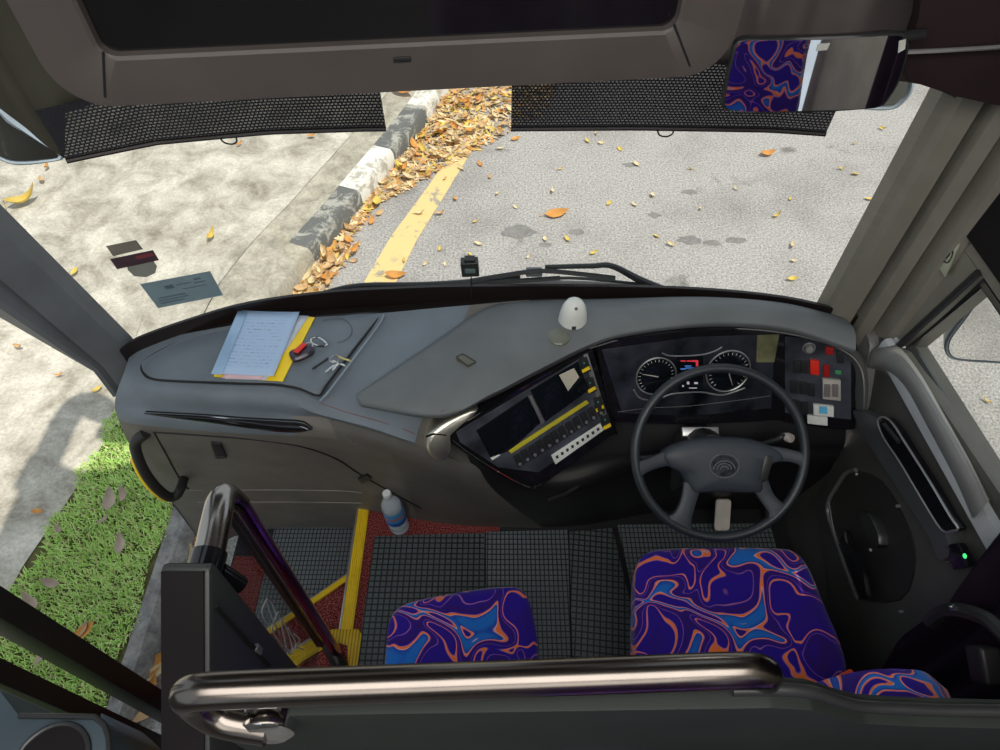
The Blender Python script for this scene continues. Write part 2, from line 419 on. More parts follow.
# concrete strip behind the kerb (front), footpath, verge soil
ko = offs(kerb_path, -.205); ki = offs(kerb_path, -.46)
bm = B(); rows = []
for a, b in list(zip(ko, ki))[2:]: rows.append([V((a.x, a.y, SZ - .002)), V((b.x, b.y, SZ - .004)), V((b.x, b.y, GZ - .02))])
loft(bm, rows); struct('kerb_strip', bm, CONCK)
bm = B()
kk = ki[2:]
poly = [V((-1.78, 2.42, SZ - .012))] + [V((p.x - .012, p.y, SZ - .012)) for p in kk[0:]] + [V((-9, 16, SZ - .012)), V((-9, -6, SZ - .012)), V((-2.75, -6, SZ - .012)), V((-2.5, .4, SZ - .012)), V((-2.45, 1.34, SZ - .012)), V((-2.36, 1.77, SZ - .012)), V((-2.3, 2.18, SZ - .012)), V((-2.2, 2.42, SZ - .012))]
f = bm.faces.new([bm.verts.new(p) for p in poly]); struct('footpath', bm, CONC)
bm = B(); prism(bm, [V((x, y, SZ - .06)) for x, y in [(-3.0, -6), (-1.70, -6), (-1.70, 2.5), (-2.5, 2.5)]], (0, 0, .042)); struct('verge_soil', bm, SOIL)
# grass blades on the verge
bm = B(); rnd = random.Random(3)
def leftedge(y): return -2.3 - (2.3 - y) * .09 - .02 if y > 1.2 else -2.47
nb = 0
while nb < 26000:
    y = rnd.uniform(-.6, 2.42); x = rnd.uniform(-2.55, -1.75)
    if x < leftedge(y) + .05 * math.sin(y * 19) * .6 or x > -1.785 + .02 * math.sin(y * 13): continue
    if y > 2.2 and rnd.random() < .4: continue
    nb += 1
    a = rnd.uniform(0, 6.283); h = rnd.uniform(.018, .042); w = rnd.uniform(.0026, .0044); l = rnd.uniform(.008, .036)
    d = V((math.cos(a), math.sin(a), 0)); s = V((-d.y, d.x, 0)) * w; p = V((x, y, SZ - .02))
    v = [bm.verts.new(q) for q in (p - s, p + s, p + d * l * .5 + V((0, 0, h * .8)) + s * .8, p + d * l + V((0, 0, h)), p + d * l * .5 + V((0, 0, h * .8)) - s * .8)]
    bm.faces.new(v).material_index = rnd.choice((0, 0, 0, 1, 1, 2))
G1 = mat('grass_green', (.50, .76, .20), .6, spec=.2); G2 = mat('grass_light', (.66, .86, .33), .6, spec=.2); G3 = mat('grass_straw', (.74, .72, .36), .7, spec=.2)
g = obj('grass', bm, [G1, G2, G3]); tag(g, 'short bright green grass on the verge left of the coach door', 'grass', kind='stuff')

# leaves ------------------------------------------------------------
LM = [mat('leaf_yellow', (.72, .52, .10), .6, vary=.2), mat('leaf_orange', (.66, .30, .06), .6, vary=.2), mat('leaf_tan', (.62, .40, .19), .7, vary=.2), mat('leaf_grey_brown', (.44, .35, .27), .75, vary=.2), mat('leaf_pale', (.78, .62, .36), .7, vary=.2)]
def leafmesh(name, m, L, W, curl, seed):
    r = random.Random(seed); bm = B(); n = 7; rows = []
    for i in range(n + 1):
        t = i / n; w = W * (math.sin(math.pi * (t ** .8)) ** .8 if 0 < t < 1 else .02) * (1 + r.uniform(-.08, .08))
        x = (t - .5) * L; z = curl * (abs(t - .45) ** 2) * L * 1.6 + .003
        rows.append([V((x, -w / 2, z + curl * w * .35)), V((x, -w / 4, z + curl * w * .05)), V((x, 0, z - .001)), V((x, w / 4, z + curl * w * .08)), V((x, w / 2, z + curl * w * .45))])
    loft(bm, rows)
    tube(bm, [V((-.5 * L, 0, curl * .2 * L * 1.6 + .003)), V((-.62 * L, .01 * L, .004)), V((-.74 * L, .05 * L, .003))], .0012, 5, 2)
    me = bpy.data.meshes.new(name); bm.to_mesh(me); bm.free(); me.materials.append(m)
    me.polygons.foreach_set('use_smooth', [True] * len(me.polygons)); return me
LEAF = {(c, v): leafmesh('fallen_leaf', LM[c], .1, (.042, .036, .05)[v], (.5, .9, .25)[v], c * 5 + v) for c in range(5) for v in range(3)}
def leaf(p, c, size, label, group=None, yaw=None, tilt=.25, v=None):
    v = rnd.randrange(3) if v is None else v
    o = bpy.data.objects.new('fallen_leaf', LEAF[(c, v)]); C.objects.link(o); s = size / .1
    o.scale = (s, s, s); o.rotation_euler = (rnd.uniform(-tilt, tilt), rnd.uniform(-tilt, tilt), rnd.uniform(0, 6.28) if yaw is None else yaw)
    o.location = p + V((0, 0, .006 + abs(tilt) * .02 * s)); return tag(o, label, 'leaf', group)
def kx(y):
    for (a, b), (c, d) in zip(kerb_path, kerb_path[1:]):
        if b <= y <= d: return a + (c - a) * (y - b) / (d - b)
LP1 = 'dry tan leaf in the drift of leaves against the painted kerb'
n = 0
while n < 205:
    y = rnd.uniform(3.25, 7.6); e = rnd.random() ** 1.6
    wmax = .20 if y < 4.0 else (.10 if y < 4.4 else min(.95, (y - 4.35) * .62))
    if y > 4.3 and y < 5.0 and rnd.random() < .4: continue
    if rnd.random() > .25 + wmax: continue
    p = V((kx(y) + .03 + e * wmax, y, GZ + rnd.uniform(0, .03)))
    leaf(p, rnd.choice((1, 2, 2, 4, 4, 0, 2)), rnd.uniform(.08, .14), LP1, 'leaves drifted against the kerb', tilt=.5); n += 1
# fine leaf litter below the drift: uncountable
bm = B()
for i in range(5200):
    y = rnd.uniform(3.2, 8.2); wmax = .20 if y < 4.0 else (.09 if y < 4.4 else min(1.05, (y - 4.35) * .66)); e = rnd.random() ** 1.5
    if wmax < .12 and rnd.random() < .6: continue
    p = V((kx(y) + .01 + e * wmax, y, GZ + rnd.uniform(.004, .022))); a = rnd.uniform(0, 6.28); L = rnd.uniform(.025, .06); w = L * rnd.uniform(.35, .55)
    d = V((math.cos(a), math.sin(a), rnd.uniform(-.3, .3))) * L; s = V((-math.sin(a), math.cos(a), rnd.uniform(-.4, .4))) * w
    bm.faces.new([bm.verts.new(q) for q in (p - d, p - d * .3 + s * .5, p + d * .4 + s * .45, p + d, p + d * .3 - s * .5, p - d * .4 - s * .45)]).material_index = rnd.choice((1, 2, 2, 4, 3, 4, 0))
o = obj('leaf_litter', bm, LM); tag(o, 'crumbled brown leaf litter filling the gutter along the kerb', 'leaf litter', kind='stuff')
# single leaves, looked up one by one in the photograph
singles = [(557, 215, 1, .2, 'largest orange leaf lying on the asphalt ahead of the dash camera', .2),
 (767, 155, 1, .15, 'orange-brown leaf on the asphalt below the interior mirror', .3),
 (28, 203, 0, .26, 'large yellow-orange leaf on the footpath at far left', .55),
 (212, 237, 0, .12, 'small upright yellow leaf on the pale concrete beyond the stickers', 1.4),
 (404, 94, 1, .24, 'curled orange leaf beside the white kerb paint', -.5),
 (396, 277, 1, .16, 'orange leaf at the near end of the yellow road line', .1)]
for x, y, c, s, l, yw in singles:
    leaf(PZ(x, y, SZ if x in (28, 212, 404) else GZ), c, s, l, yaw=yw, tilt=.15)
LY = 'small yellow leaf lying alone on the sunlit grey asphalt'
for x, y in [(515, 208), (528, 258), (594, 254), (609, 204), (634, 206), (652, 196), (671, 246), (656, 237), (567, 240), (552, 192), (777, 217), (792, 247), (793, 262), (791, 280), (735, 190), (596, 135), (620, 150), (636, 165), (601, 144), (790, 200), (853, 145), (855, 175), (840, 170), (882, 130), (868, 200), (545, 240), (700, 330 - 120), (445, 265), (475, 223), (440, 250), (470, 255), (455, 285), (425, 265), (404, 262), (478, 245), (497, 195), (690, 170), (965, 440), (985, 402), (560, 170), (587, 112 + 30)]:
    leaf(PZ(x, y, GZ), rnd.choice((0, 0, 4, 4, 0)), rnd.uniform(.045, .085), LY, 'single leaves on the open asphalt', tilt=.3)
LT = 'dry tan leaf lying by itself beside the yellow road line'
for x, y in [(365, 205), (372, 222), (380, 214), (355, 262), (428, 178), (445, 180), (462, 170), (480, 165), (455, 200), (500, 150), (515, 140), (490, 178), (410, 180), (398, 190), (420, 215), (350, 290), (440, 215)]:
    leaf(PZ(x, y, GZ), rnd.choice((1, 2, 4)), rnd.uniform(.06, .1), LT, 'single leaves by the yellow line', tilt=.3)
LG = 'withered grey-brown leaf lying on the green verge grass'
for x, y, s in [(111, 502, .15), (126, 498, .12), (106, 521, .08), (60, 531, .07), (122, 545, .12), (55, 606 - 20, .12), (35, 606, .14), (82, 633, .1), (45, 655, .12)]:
    leaf(PZ(x, y, SZ + .03), 3, s, LG, 'withered leaves on the grass', tilt=.15)
leaf(PZ(86, 632, SZ + .03), 1, .12, 'orange leaf on the green verge grass near the kerb', yaw=.8, tilt=.1)
LD = 'tan leaf lying in the gutter beside the coach doorway'
for x, y in [(152, 690), (155, 668), (154, 676), (155, 640), (160, 620), (187, 535), (192, 546), (188, 558), (194, 538), (153, 700), (151, 712)]:
    leaf(PZ(x, y, GZ + (.02 if y > 620 else .02)), rnd.choice((1, 2, 4)), rnd.uniform(.1, .16), LD, 'leaves in the gutter by the door', tilt=.25)
LC = 'tiny yellow-brown leaf on the pale concrete footpath'
for x, y in [(42, 181), (48, 168), (75, 273), (240, 145), (98, 388 + 2), (20, 348), (60, 376), (312, 137), (38, 512)]:
    leaf(PZ(x, y, SZ), rnd.choice((0, 1, 2)), rnd.uniform(.05, .09), LC, 'small leaves on the footpath', tilt=.2)

# ================================================================== COACH SHELL
bm = B(); box(bm, (.35, .68, -.04), (1.80, 1.28, .08)); box(bm, (.35, .5, -.35), (1.8, 1.6, .04)); struct('floor', bm, CARPET)
bm = B(); box(bm, (.0, -2.1, .68), (2.42, 4.4, .08)); struct('floor_upper', bm, SHELL)
bm = B(); box(bm, (0, -1.48, 2.98), (2.5, 5.2, .06)); box(bm, (0, -4.0, 1.2), (2.6, .06, 3.6)); struct('ceiling', bm, SHELL)
# left wall behind the doorway: low wall, window posts, top rail
bm = B(); box(bm, (-1.225, -1.9, .3), (.06, 4.2, 2.4)); box(bm, (-1.225, -1.9, 2.8), (.06, 4.2, .36))
for y in (.17, -1.4, -2.7, -3.9): box(bm, (-1.225, y, 2.0), (.07, .12, 1.4))
box(bm, (-1.225, .67, 2.7), (.06, 1.0, .55))
struct('wall_left', bm, SHELL)
# right wall: driver window opening, passenger windows behind
def xp(x, pts): return [V((x, y, z)) for y, z in pts]
bm = B(); X0 = 1.1; ex = (.07, 0, 0)
prism(bm, xp(X0, [(-4, -1.0), (1.30, -.4), (1.30, .97), (1.185, .985), (.2, 1.07), (-.7, 1.15), (-4, 1.15)]), ex, 0, 1)
prism(bm, xp(X0, [(1.30, .97), (1.30, 1.31), (1.115, 1.31), (1.185, .985)]), ex)
prism(bm, xp(X0, [(1.30, 1.31), (1.30, 3.0), (-4, 3.0), (-4, 2.5), (-.7, 2.5), (-.7, 1.15), (.2, 1.07), (.1, 1.33)]), ex)
for y in (-1.3, -2.6, -3.85): box(bm, (1.135, y, 1.9), (.07, .12, 1.4))
struct('wall_right', bm, [TAUPE, WALL])
# --- pillars
def profile_col(bm, levels):
    loft(bm, [[V((x, y, z)) for x, y in pr] for z, pr in levels], closed=True, cap=True)
bm = B()
b0 = [(-1.065, 1.225), (-1.09, 1.18), (-1.108, 1.165), (-1.111, 1.195), (-1.116, 1.17), (-1.12, 1.155), (-1.13, 1.15), (-1.16, 1.19), (-1.16, 1.3), (-1.07, 1.28)]
t0 = [(-1.135, 1.17), (-1.155, 1.12), (-1.17, 1.09), (-1.178, 1.115), (-1.183, 1.082), (-1.19, 1.045), (-1.205, 1.03), (-1.29, 1.04), (-1.29, 1.26), (-1.135, 1.22)]
t1 = [(x - .03, y - .02) for x, y in t0]
profile_col(bm, [(.80, b0), (.92, b0), (1.5, t0), (2.95, t1)])
struct('trim_1', bm, SLATE, angle=25)
bm = B()
pr = [(.962, 1.372), (.985, 1.335), (1.022, 1.318), (1.034, 1.40), (1.044, 1.30), (1.062, 1.272), (1.072, 1.37), (1.088, 1.235), (1.105, 1.215), (1.18, 1.215), (1.18, 1.42), (.962, 1.42)]
pt = [(x - .015, y - .02) for x, y in pr]
profile_col(bm, [(.5, pr), (.95, pr), (1.6, pt), (2.95, [(x - .03, y - .05) for x, y in pt])])
struct('trim_2', bm, TAUPE, angle=25)
# screws in the right pillar
for i, (x, y) in enumerate([(911, 169), (916, 172), (839, 284)]):
    p = PX(x, y, 1.0); bm = B(); lathe(bm, [(0, .006), (.004, .006), (.005, 0), (.005, -.04)], at(p, V((-.5, -1, .2))), 10)
    o = obj('trim_screw', bm, BLACK, loc=p); tag(o, ['upper black screw of the pair in the right windscreen pillar', 'lower black screw of the pair in the right windscreen pillar', 'single black screw low on the right windscreen pillar'][i], 'screw')
# rear jamb of the doorway
bm = B(); prism(bm, [V((-1.16, .50, -.85)), V((-1.16, .56, -.85)), V((-1.24, .58, -.85)), V((-1.24, .50, -.85))], (-.02, .03, 2.7), .006)
prism(bm, [V((-1.17, .40, -.85)), V((-1.17, .45, -.85)), V((-1.25, .45, -.85)), V((-1.25, .40, -.85))], (-.02, .0, 2.7), .006)
struct('door_jamb', bm, BLACK)

# --- windscreen
WB = [(122, 352), (140, 340), (190, 322), (250, 305), (330, 294), (400, 290), (470, 288), (600, 288), (700, 291), (780, 299), (835, 311), (856, 318)]
base = [PZ(x, y, .95) for x, y in WB]
def gy(x):
    for a, b in zip(base, base[1:]):
        if a.x <= x <= b.x: return a.y + (b.y - a.y) * (x - a.x) / (b.x - a.x)
    return base[0].y if x < base[0].x else base[-1].y
def glass_pt(x, z, d=0): return V((x, gy(x) - .05 * (z - .95) - d, z))
def onglass(px, py, d=0):
    z = 1.2
    p = None; y = 1.35
    for _ in range(12):
        p = PY(px, py, y); y = gy(p.x) - .05 * (p.z - .95) - d
    return p
bm = B(); loft(bm, [[p + V((0, .0, -.0)) for p in base], [p + V((0, -.095, 1.9)) for p in base]], 4, 1)
struct('window_1', bm, glassmat('windscreen_glass', (.96, .97, .965), .10))
bm = B(); loft(bm, [[p + V((0, .012, -.16)) for p in base], [p + V((0, .004, -.02)) for p in base], [p + V((0, .004, .012)) for p in base], [p + V((0, -.006, .012)) for p in base], [p + V((0, -.006, -.1)) for p in base]], 4)
struct('trim_3', bm, FRIT)
# side window glass and frame
SW = [(1.185, .985), (1.115, 1.31), (.1, 1.33), (.2, 1.07)]
bm = B(); prism(bm, xp(1.125, SW), (.005, 0, 0)); struct('window_2', bm, glassmat('side_glass', (.95, .96, .95), .08))
bm = B()
tube(bm, [V((1.112, y, z)) for y, z in [(.15, 1.085), (1.172, .998), (1.108, 1.297), (.15, 1.318)]], .012, 8, 0)
tube(bm, [V((1.095, y, z)) for y, z in [(1.192, .97), (1.122, 1.315)]], .010, 8, 0)
struct('window_frame', bm, SATIN)
# sill ledge with two grooves, its grey lightened to stand in for sunlight
bm = B()
loft(bm, [[V((x, y, z + .0)) for (x, z) in ((1.085, .90), (1.088, .965), (1.094, .985), (1.108, .995))] for y, z in ((1.2, 0), (1.21, 0))])
bm.free(); bm = B()
def sill(y, x, dz): return V((x, y, .985 + (1.185 - y) * .086 + dz))
ys = [1.22, 1.0, .8, .6, .4, .2]
loft(bm, [[sill(y, x, dz) for y in ys] for x, dz in ((1.07, -.06), (1.066, -.02), (1.07, -.006), (1.085, 0), (1.087, -.006), (1.092, -.006), (1.094, .002), (1.106, .004), (1.108, -.03))])
struct('window_sill', bm, SILLM, angle=25)
# blackout blind above the side window, its rail
bm = B(); prism(bm, xp(1.088, [(1.215, 1.345), (1.20, 2.4), (.0, 2.4), (.0, 1.37)]), (.010, 0, 0), .002)
o = obj('roller_blind', bm, BLIND); tag(o, 'black roller blind panel on the right wall above the side window', 'blind')
# emblem plate right wall
pl = (V((1.09, 1.2, 1.3)), V((-1, 0, 0)))
q = [PP(x, y, pl) for x, y in [(949, 230), (961, 244), (946, 277), (934, 257)]]
root = thing('sticker_plate', 'small silvery plate with a looped symbol on the right pillar wall', 'plate', q[3])
bm = B(); prism(bm, q, (-.004, 0, 0), .001); obj('plate', bm, mat('green_silver_plate', (.42, .46, .36), .35, metal=.5), root)
bm = B(); pl2 = (V((1.0845, 0, 0)), V((-1, 0, 0)))
tube(bm, [PP(x, y, pl2) for x, y in [(943, 262), (945, 250), (950, 247), (949, 255), (944, 260), (947, 263), (951, 258), (953, 251)]], .0014, 6, 4)
obj('symbol', bm, BLACK, root)

# --- stairwell and steps
A, Bz, Cz = -.28, -.13, .015
def flat(bm, pxs, z, h=.03): prism(bm, [PZ(x, y, z) for x, y in pxs], (0, 0, -h))
bm = B(); prism(bm, [V((-1.115, .55, A)), V((-.5, .55, A)), V((-.5, 1.34, A)), V((-1.115, 1.34, A))], (0, 0, -.10))
struct('stair_landing', bm, SATIN)
bm = B(); prism(bm, [V((-.965, .6, A)), V((-.535, .6, A)), V((-.535, 1.33, A)), V((-.965, 1.33, A))], (0, 0, .012), .003)
o = obj('rubber_mat', bm, MAT_RUB2, loc=(-.7, .9, A)); tag(o, 'ribbed grey rubber mat on the low stair landing left of the yellow nosing', 'mat')
bm = B(); prism(bm, [V((-1.19, .55, A - .2)), V((-1.1, .55, A - .2)), V((-1.1, 1.34, A - .2)), V((-1.19, 1.34, A - .2))], (0, 0, -.1)); struct('stair_step_low', bm, CARPET)
bm = B(); prism(bm, [V((-1.105, .55, A + .001)), V((-.968, .55, A + .001)), V((-.968, 1.12, A + .001)), V((-1.105, 1.12, A + .001))], (0, 0, .008)); struct('landing_carpet', bm, CARPET)
d1, d2 = PZ(262, 634, Bz), PZ(352, 572, Bz); dd = (d2 - d1).normalized(); d0 = d1 - dd * .3; d3 = V((-.532, d2.y + (-.532 - d2.x) * dd.y / dd.x, Bz))
nn = V((dd.y, -dd.x, 0))
e1, e2 = PZ(285, 657, Cz), PZ(322, 634, Cz); ee = (e2 - e1).normalized()
bm = B(); prism(bm, [d0, d3, V((-.532, .2, Bz)), V((-1.1, .2, Bz))], (0, 0, -.12)); struct('stair_step_middle', bm, CARPET)
bm = B(); prism(bm, [e1 - ee * .35, e2, V((-.51, e2.y, Cz)), V((-.51, .22, Cz)), V((-1.1, .22, Cz))], (0, 0, -.12)); struct('stair_step_top', bm, CARPET)
def nosing(name, pts, w, lab):
    root = thing(name, lab, 'step nosing', pts[0])
    bm = B(); a, b = pts; t = (b - a).normalized(); s = V((t.y, -t.x, 0)) * w
    M = at(a, V((0, 0, 1)), V((-s.x, -s.y, 0)))
    prism(bm, [a, b, b + s, a + s], (0, 0, .008), .002); o = obj('ribbed_strip', bm, YELLOWP, root)
    bm = B()
    for k in range(5):
        q = s * ((k + .7) / 5.6); tube(bm, [a + q + V((0, 0, .008)), b + q + V((0, 0, .008))], .0028, 6, 0)
    obj('rib', bm, mat('yellow_rib', (.88, .62, .02), .4), o)
    bm = B(); prism(bm, [a - s * .16, b - s * .16, b, a], (0, 0, .010), .001); prism(bm, [a - s * .16, b - s * .16, b - s * .12, a - s * .12], (0, 0, -.03)); obj('edge_strip', bm, SILVER, root)
    return root
nosing('step_nosing', [V((-.553, .685, .0)), V((-.553, 1.22, .0))], .042, 'long yellow ribbed nosing along the edge of the driver platform')
nosing('step_nosing', [d0 + V((0, 0, .001)), d3 + V((0, 0, .001))], .022, 'diagonal yellow nosing across the red carpeted stair')
nosing('step_nosing', [e1 - ee * .3 + V((0, 0, .001)), e2 + V((0, 0, .001))], .05, 'short yellow nosing at the foot of the glass stair guard')
bm = B(); q = [PZ(x, y, .02) for x, y in [(322, 634), (332, 629), (358, 629), (362, 634), (357, 668), (348, 668), (347, 645), (338, 643), (331, 648)]]
prism(bm, q, (0, 0, -.02), .003); o = obj('step_nosing', bm, NOSE); tag(o, 'yellow corner piece curving around the foot of the handrail post', 'step nosing')

# --- rubber mats on the driver platform
def rmat(px, z, lab, m=MAT_RUB, rot=0):
    q = [PZ(x, y, z) for x, y in px]; c = sum(q, V((0, 0, 0))) / len(q); bm = B(); prism(bm, q, (0, 0, .012), .003)
    o = obj('rubber_mat', bm, m, loc=c)
    if rot:
        for v in o.data.vertices: v.co = Matrix.Rotation(-rot, 3, 'Z') @ v.co
        o.rotation_euler.z = rot
    tag(o, lab, 'mat')
rmat([(375, 537), (485.7, 534), (485.7, 700), (352, 700)], .002, 'black studded mat beside the yellow nosing, leftmost on the platform')
rmat([(486, 533), (568, 531), (571, 700), (486, 700)], .003, 'black studded mat in the middle between the crew seat and its neighbour', MAT_RUB2)
rmat([(569, 533), (612, 529), (650, 690), (573, 690)], .016, 'skewed loose piece of studded mat overlapping in front of the driver seat', MAT_RUB, -.11)
bm = B(); prism(bm, [V((.0, .25, .0)), V((1.10, .25, 0)), V((1.10, 1.34, 0)), V((.0, 1.32, 0))], (0, 0, .0015)); struct('floor_dark', bm, SATIN)
rmat([(617, 526), (770, 524), (782, 580), (632, 590)], .003, 'black studded mat below the steering wheel', MAT_RUB2)

# ================================================================== DASHBOARD
dash = thing('dashboard', 'grey moulded driver dashboard spanning the coach below the windscreen', 'dashboard', (0, 1.2, .0))
cols = []
def col(*p): cols.append([PZ(x, y, z) for x, y, z in p])
#        back            lid front       front roll      belt            mid             low            plinth
col((131, 352, .92), (124, 372, .92), (115, 400, .86), (119, 421, .78), (136, 455, .52), (166, 495, .14), (205, 548, -.34))
col((150, 341, .92), (140, 382, .91), (137, 406, .84), (140, 425, .78), (165, 460, .50), (190, 499, .12), (222, 542, -.33))
col((200, 331, .92), (190, 388, .905), (188, 411, .83), (190, 430, .76), (205, 462, .48), (215, 501, .11), (240, 535, -.32))
col((255, 322, .92), (245, 390, .90), (245, 414, .83), (247, 434, .76), (255, 464, .46), (262, 502, .10), (275, 530, -.30))
col((320, 317, .92), (292, 393, .90), (292, 416, .83), (296, 436, .76), (305, 466, .45), (312, 502, .10), (318, 529, -.29))
col((382, 313, .92), (319, 404, .89), (328, 418, .83), (338, 440, .75), (352, 470, .42), (358, 503, .08), (361, 530, -.28))
col((425, 309, .92), (372, 416, .88), (378, 432, .82), (388, 452, .73), (405, 484, .36), (415, 512, .06), (420, 534, -.10))
col((470, 305, .92), (418, 430, .855), (424, 446, .80), (434, 470, .68), (450, 500, .30), (462, 522, .03), (470, 540, -.10))
col((530, 300, .92), (470, 440, .70), (480, 470, .62), (494, 490, .50), (520, 512, .30), (540, 526, .02), (545, 540, -.10))
col((600, 299, .92), (560, 445, .62), (562, 470, .55), (566, 490, .50), (575, 508, .30), (590, 522, .03), (595, 536, -.10))
col((700, 298, .92), (640, 436, .60), (642, 452, .56), (645, 468, .50), (655, 490, .30), (665, 508, .04), (668, 522, -.10))
col((780, 304, .92), (740, 432, .62), (742, 450, .56), (745, 466, .50), (745, 488, .30), (750, 506, .04), (750, 520, -.10))
col((845, 318, .92), (846, 430, .64), (842, 450, .56), (838, 462, .50), (830, 484, .30), (822, 504, .04), (818, 518, -.10))
rows = [[c[j] for c in cols] for j in range(7)]
L = 5
G_ = [crom(r, 6) for r in rows]
G_ = [[q for q in c] for c in zip(*[crom([r[i] for r in G_], 4) for i in range(len(G_[0]))])]
from mathutils.bvhtree import BVHTree
gv = [p for r in G_ for p in r]; W_ = len(G_[0])
gf = [(j * W_ + i, j * W_ + i + 1, (j + 1) * W_ + i + 1, (j + 1) * W_ + i) for j in range(len(G_) - 1) for i in range(W_ - 1)]
SHELLBVH = BVHTree.FromPolygons(gv, gf)
def onshell(px, py, d=.004):                                   # the dash front where a survey ray meets it
    r = ray(px, py).normalized(); h = SHELLBVH.ray_cast(CAM, r)
    if h[0] is None: h = SHELLBVH.find_nearest(CAM + r * 2.1)
    n = h[1]; n = n if n.dot(r) < 0 else -n
    return h[0] + n * d
def subgrid(i0, i1, j0, j1, m, name):
    bm = B(); loft(bm, [r[i0 * 6:i1 * 6 + 1] for r in G_[j0 * 4:j1 * 4 + 1]]); return obj(name, bm, m, dash, 50)
subgrid(0, 4, 0, 3, DASH, 'passenger_side_shell'); subgrid(4, 5, 0, 2, DASH, 'lid_surround'); subgrid(4, 5, 2, 3, FRONT, 'front_belt')
subgrid(0, 6, 3, 6, FRONT, 'front_panel')
subgrid(5, 7, 0, 2, DASH, 'centre_shell')
MIDV = mat('mid_lit_dash_vinyl', (.115, .11, .10), .5, spec=.4, grain=.25, gscale=700); subgrid(7, 8, 0, 2, MIDV, 'console_base'); subgrid(5, 8, 2, 3, MIDV, 'centre_belt'); subgrid(6, 8, 3, 6, MIDV, 'centre_front')  # tone between lit front and dark knee panel, stepping the light's fall-off
subgrid(8, 12, 0, 6, BLACK, 'knee_panel')
# left end closure
bm = B(); c0 = cols[0]; bk = [p + V((-.02, .22, 0)) for p in c0]; loft(bm, [c0, bk], 1, 1)
obj('end_panel', bm, DASHD, dash)
# rear skirt up to the glass
bm = B(); loft(bm, [rows[0], [p + V((0, .05, -.02)) for p in rows[0]], [p + V((0, .08, -.2)) for p in rows[0]]], 6); obj('rear_skirt', bm, FRIT, dash)
# padded lid, left
def surf(px, py, lift=0):                                       # a point on the upper shell, by height of the lid
    return PZ(px, py, .915 + lift)
out = [(143, 368), (150, 360), (172, 348), (200, 337), (250, 326), (320, 319), (374, 315), (380, 318), (372, 330), (350, 358), (327, 388), (319, 398), (300, 391), (275, 387), (240, 386), (190, 384), (157, 382), (146, 377)]
bm = B(); lid = [PZ(x, y, .905) for x, y in out]
pillow(bm, lid, [(0, -.03), (0, .004), (.006, .012), (.02, .0155), (.12, .018), (.3, .018)], nu=3); obj('padded_lid', bm, DASH, dash)
bm = B(); tube(bm, [p + V((0, 0, .0105)) for p in lid], .0036, 8, 3, closed=True); obj('lid_groove', bm, BLACK, dash)
# pale seam from the lid corner to the windscreen
bm = B(); tube(bm, [PZ(x, y, .926) for x, y in [(384, 315), (378, 326), (354, 358), (330, 390), (320, 401)]], .003, 8, 4); obj('seam_bead', bm, mat('pale_seam', (.22, .27, .32), .35), dash)
bm = B(); tube(bm, [onshell(x, y, 0) for x, y in [(320, 403), (340, 410), (360, 416), (385, 423), (408, 431), (424, 438)]], .0015, 6, 4); obj('red_stitching', bm, mat('dusty_red_thread', (.16, .08, .08), .8), dash)
bm = B(); tube(bm, [onshell(x, y, 0) for x, y in [(319, 405), (330, 420), (345, 437), (357, 446)]], .003, 6, 4); obj('crease_line', bm, COWL, dash)
# chrome blade on the left front
up_, lo_ = [(146, 412), (175, 413), (210, 415), (245, 418), (280, 420), (302, 422), (313, 427)], [(146, 414), (175, 418), (210, 422), (245, 427), (280, 431), (302, 431), (313, 428)]
U = [onshell(x, y) for x, y in up_]; Lw = [onshell(x, y) for x, y in lo_]
Md = [onshell((a[0] + b[0]) / 2, (a[1] + b[1]) / 2, .012) for a, b in zip(up_, lo_)]
bm = B(); loft(bm, [[p + V((0, .015, 0)) for p in U], U, Md, Lw, [p + V((0, .015, 0)) for p in Lw]], 4, 3); obj('gloss_blade', bm, GLOSS, dash)
bm = B(); tube(bm, [p + V((0, -.004, .002)) for p in U], .0022, 6, 4); obj('chrome_line', bm, CHROME, dash)
# glovebox door: outline groove + emblem vents
def groove(name, pxs, r, m, closed=False, d=.006):
    bm = B(); tube(bm, [onshell(x, y, .0) for x, y in pxs], r, 8, 4, closed=closed); return obj(name, bm, m, dash)
groove('glovebox_door_outline', [(154, 432), (200, 435), (250, 439), (300, 446), (335, 458), (360, 474), (395, 494), (421, 508)], .0035, BLACK)
groove('glovebox_door_edge', [(154, 432), (165, 452), (178, 476), (188, 489)], .0035, BLACK)
groove('lower_seam', [(188, 490), (240, 490), (300, 490), (345, 491), (362, 493)], .0022, mat('seam_light', (.22, .22, .2), .5), d=.004)
groove('lower_seam', [(198, 502), (240, 502), (300, 502), (362, 503)], .0022, mat('seam_light2', (.2, .2, .18), .5), d=.004)
for k, q in enumerate(([(211, 441), (221, 442), (227, 456), (217, 457)], [(358, 477), (367, 473), (372, 477), (363, 482)])):
    Q = [onshell(x, y) for x, y in q]; bm = B(); n = (Q[1] - Q[0]).cross(Q[3] - Q[0]).normalized(); n = n if n.y < 0 else -n
    prism(bm, [p + n * .003 for p in Q], -n * .014, .001); o = obj('vent_grille', bm, BLACK, dash)
    bm = B()
    for t in (.2, .4, .6, .8): tube(bm, [Q[0].lerp(Q[3], t) + n * .005, Q[1].lerp(Q[2], t) + n * .005], .0012, 5, 0)
    obj('slat', bm, SATIN, o)
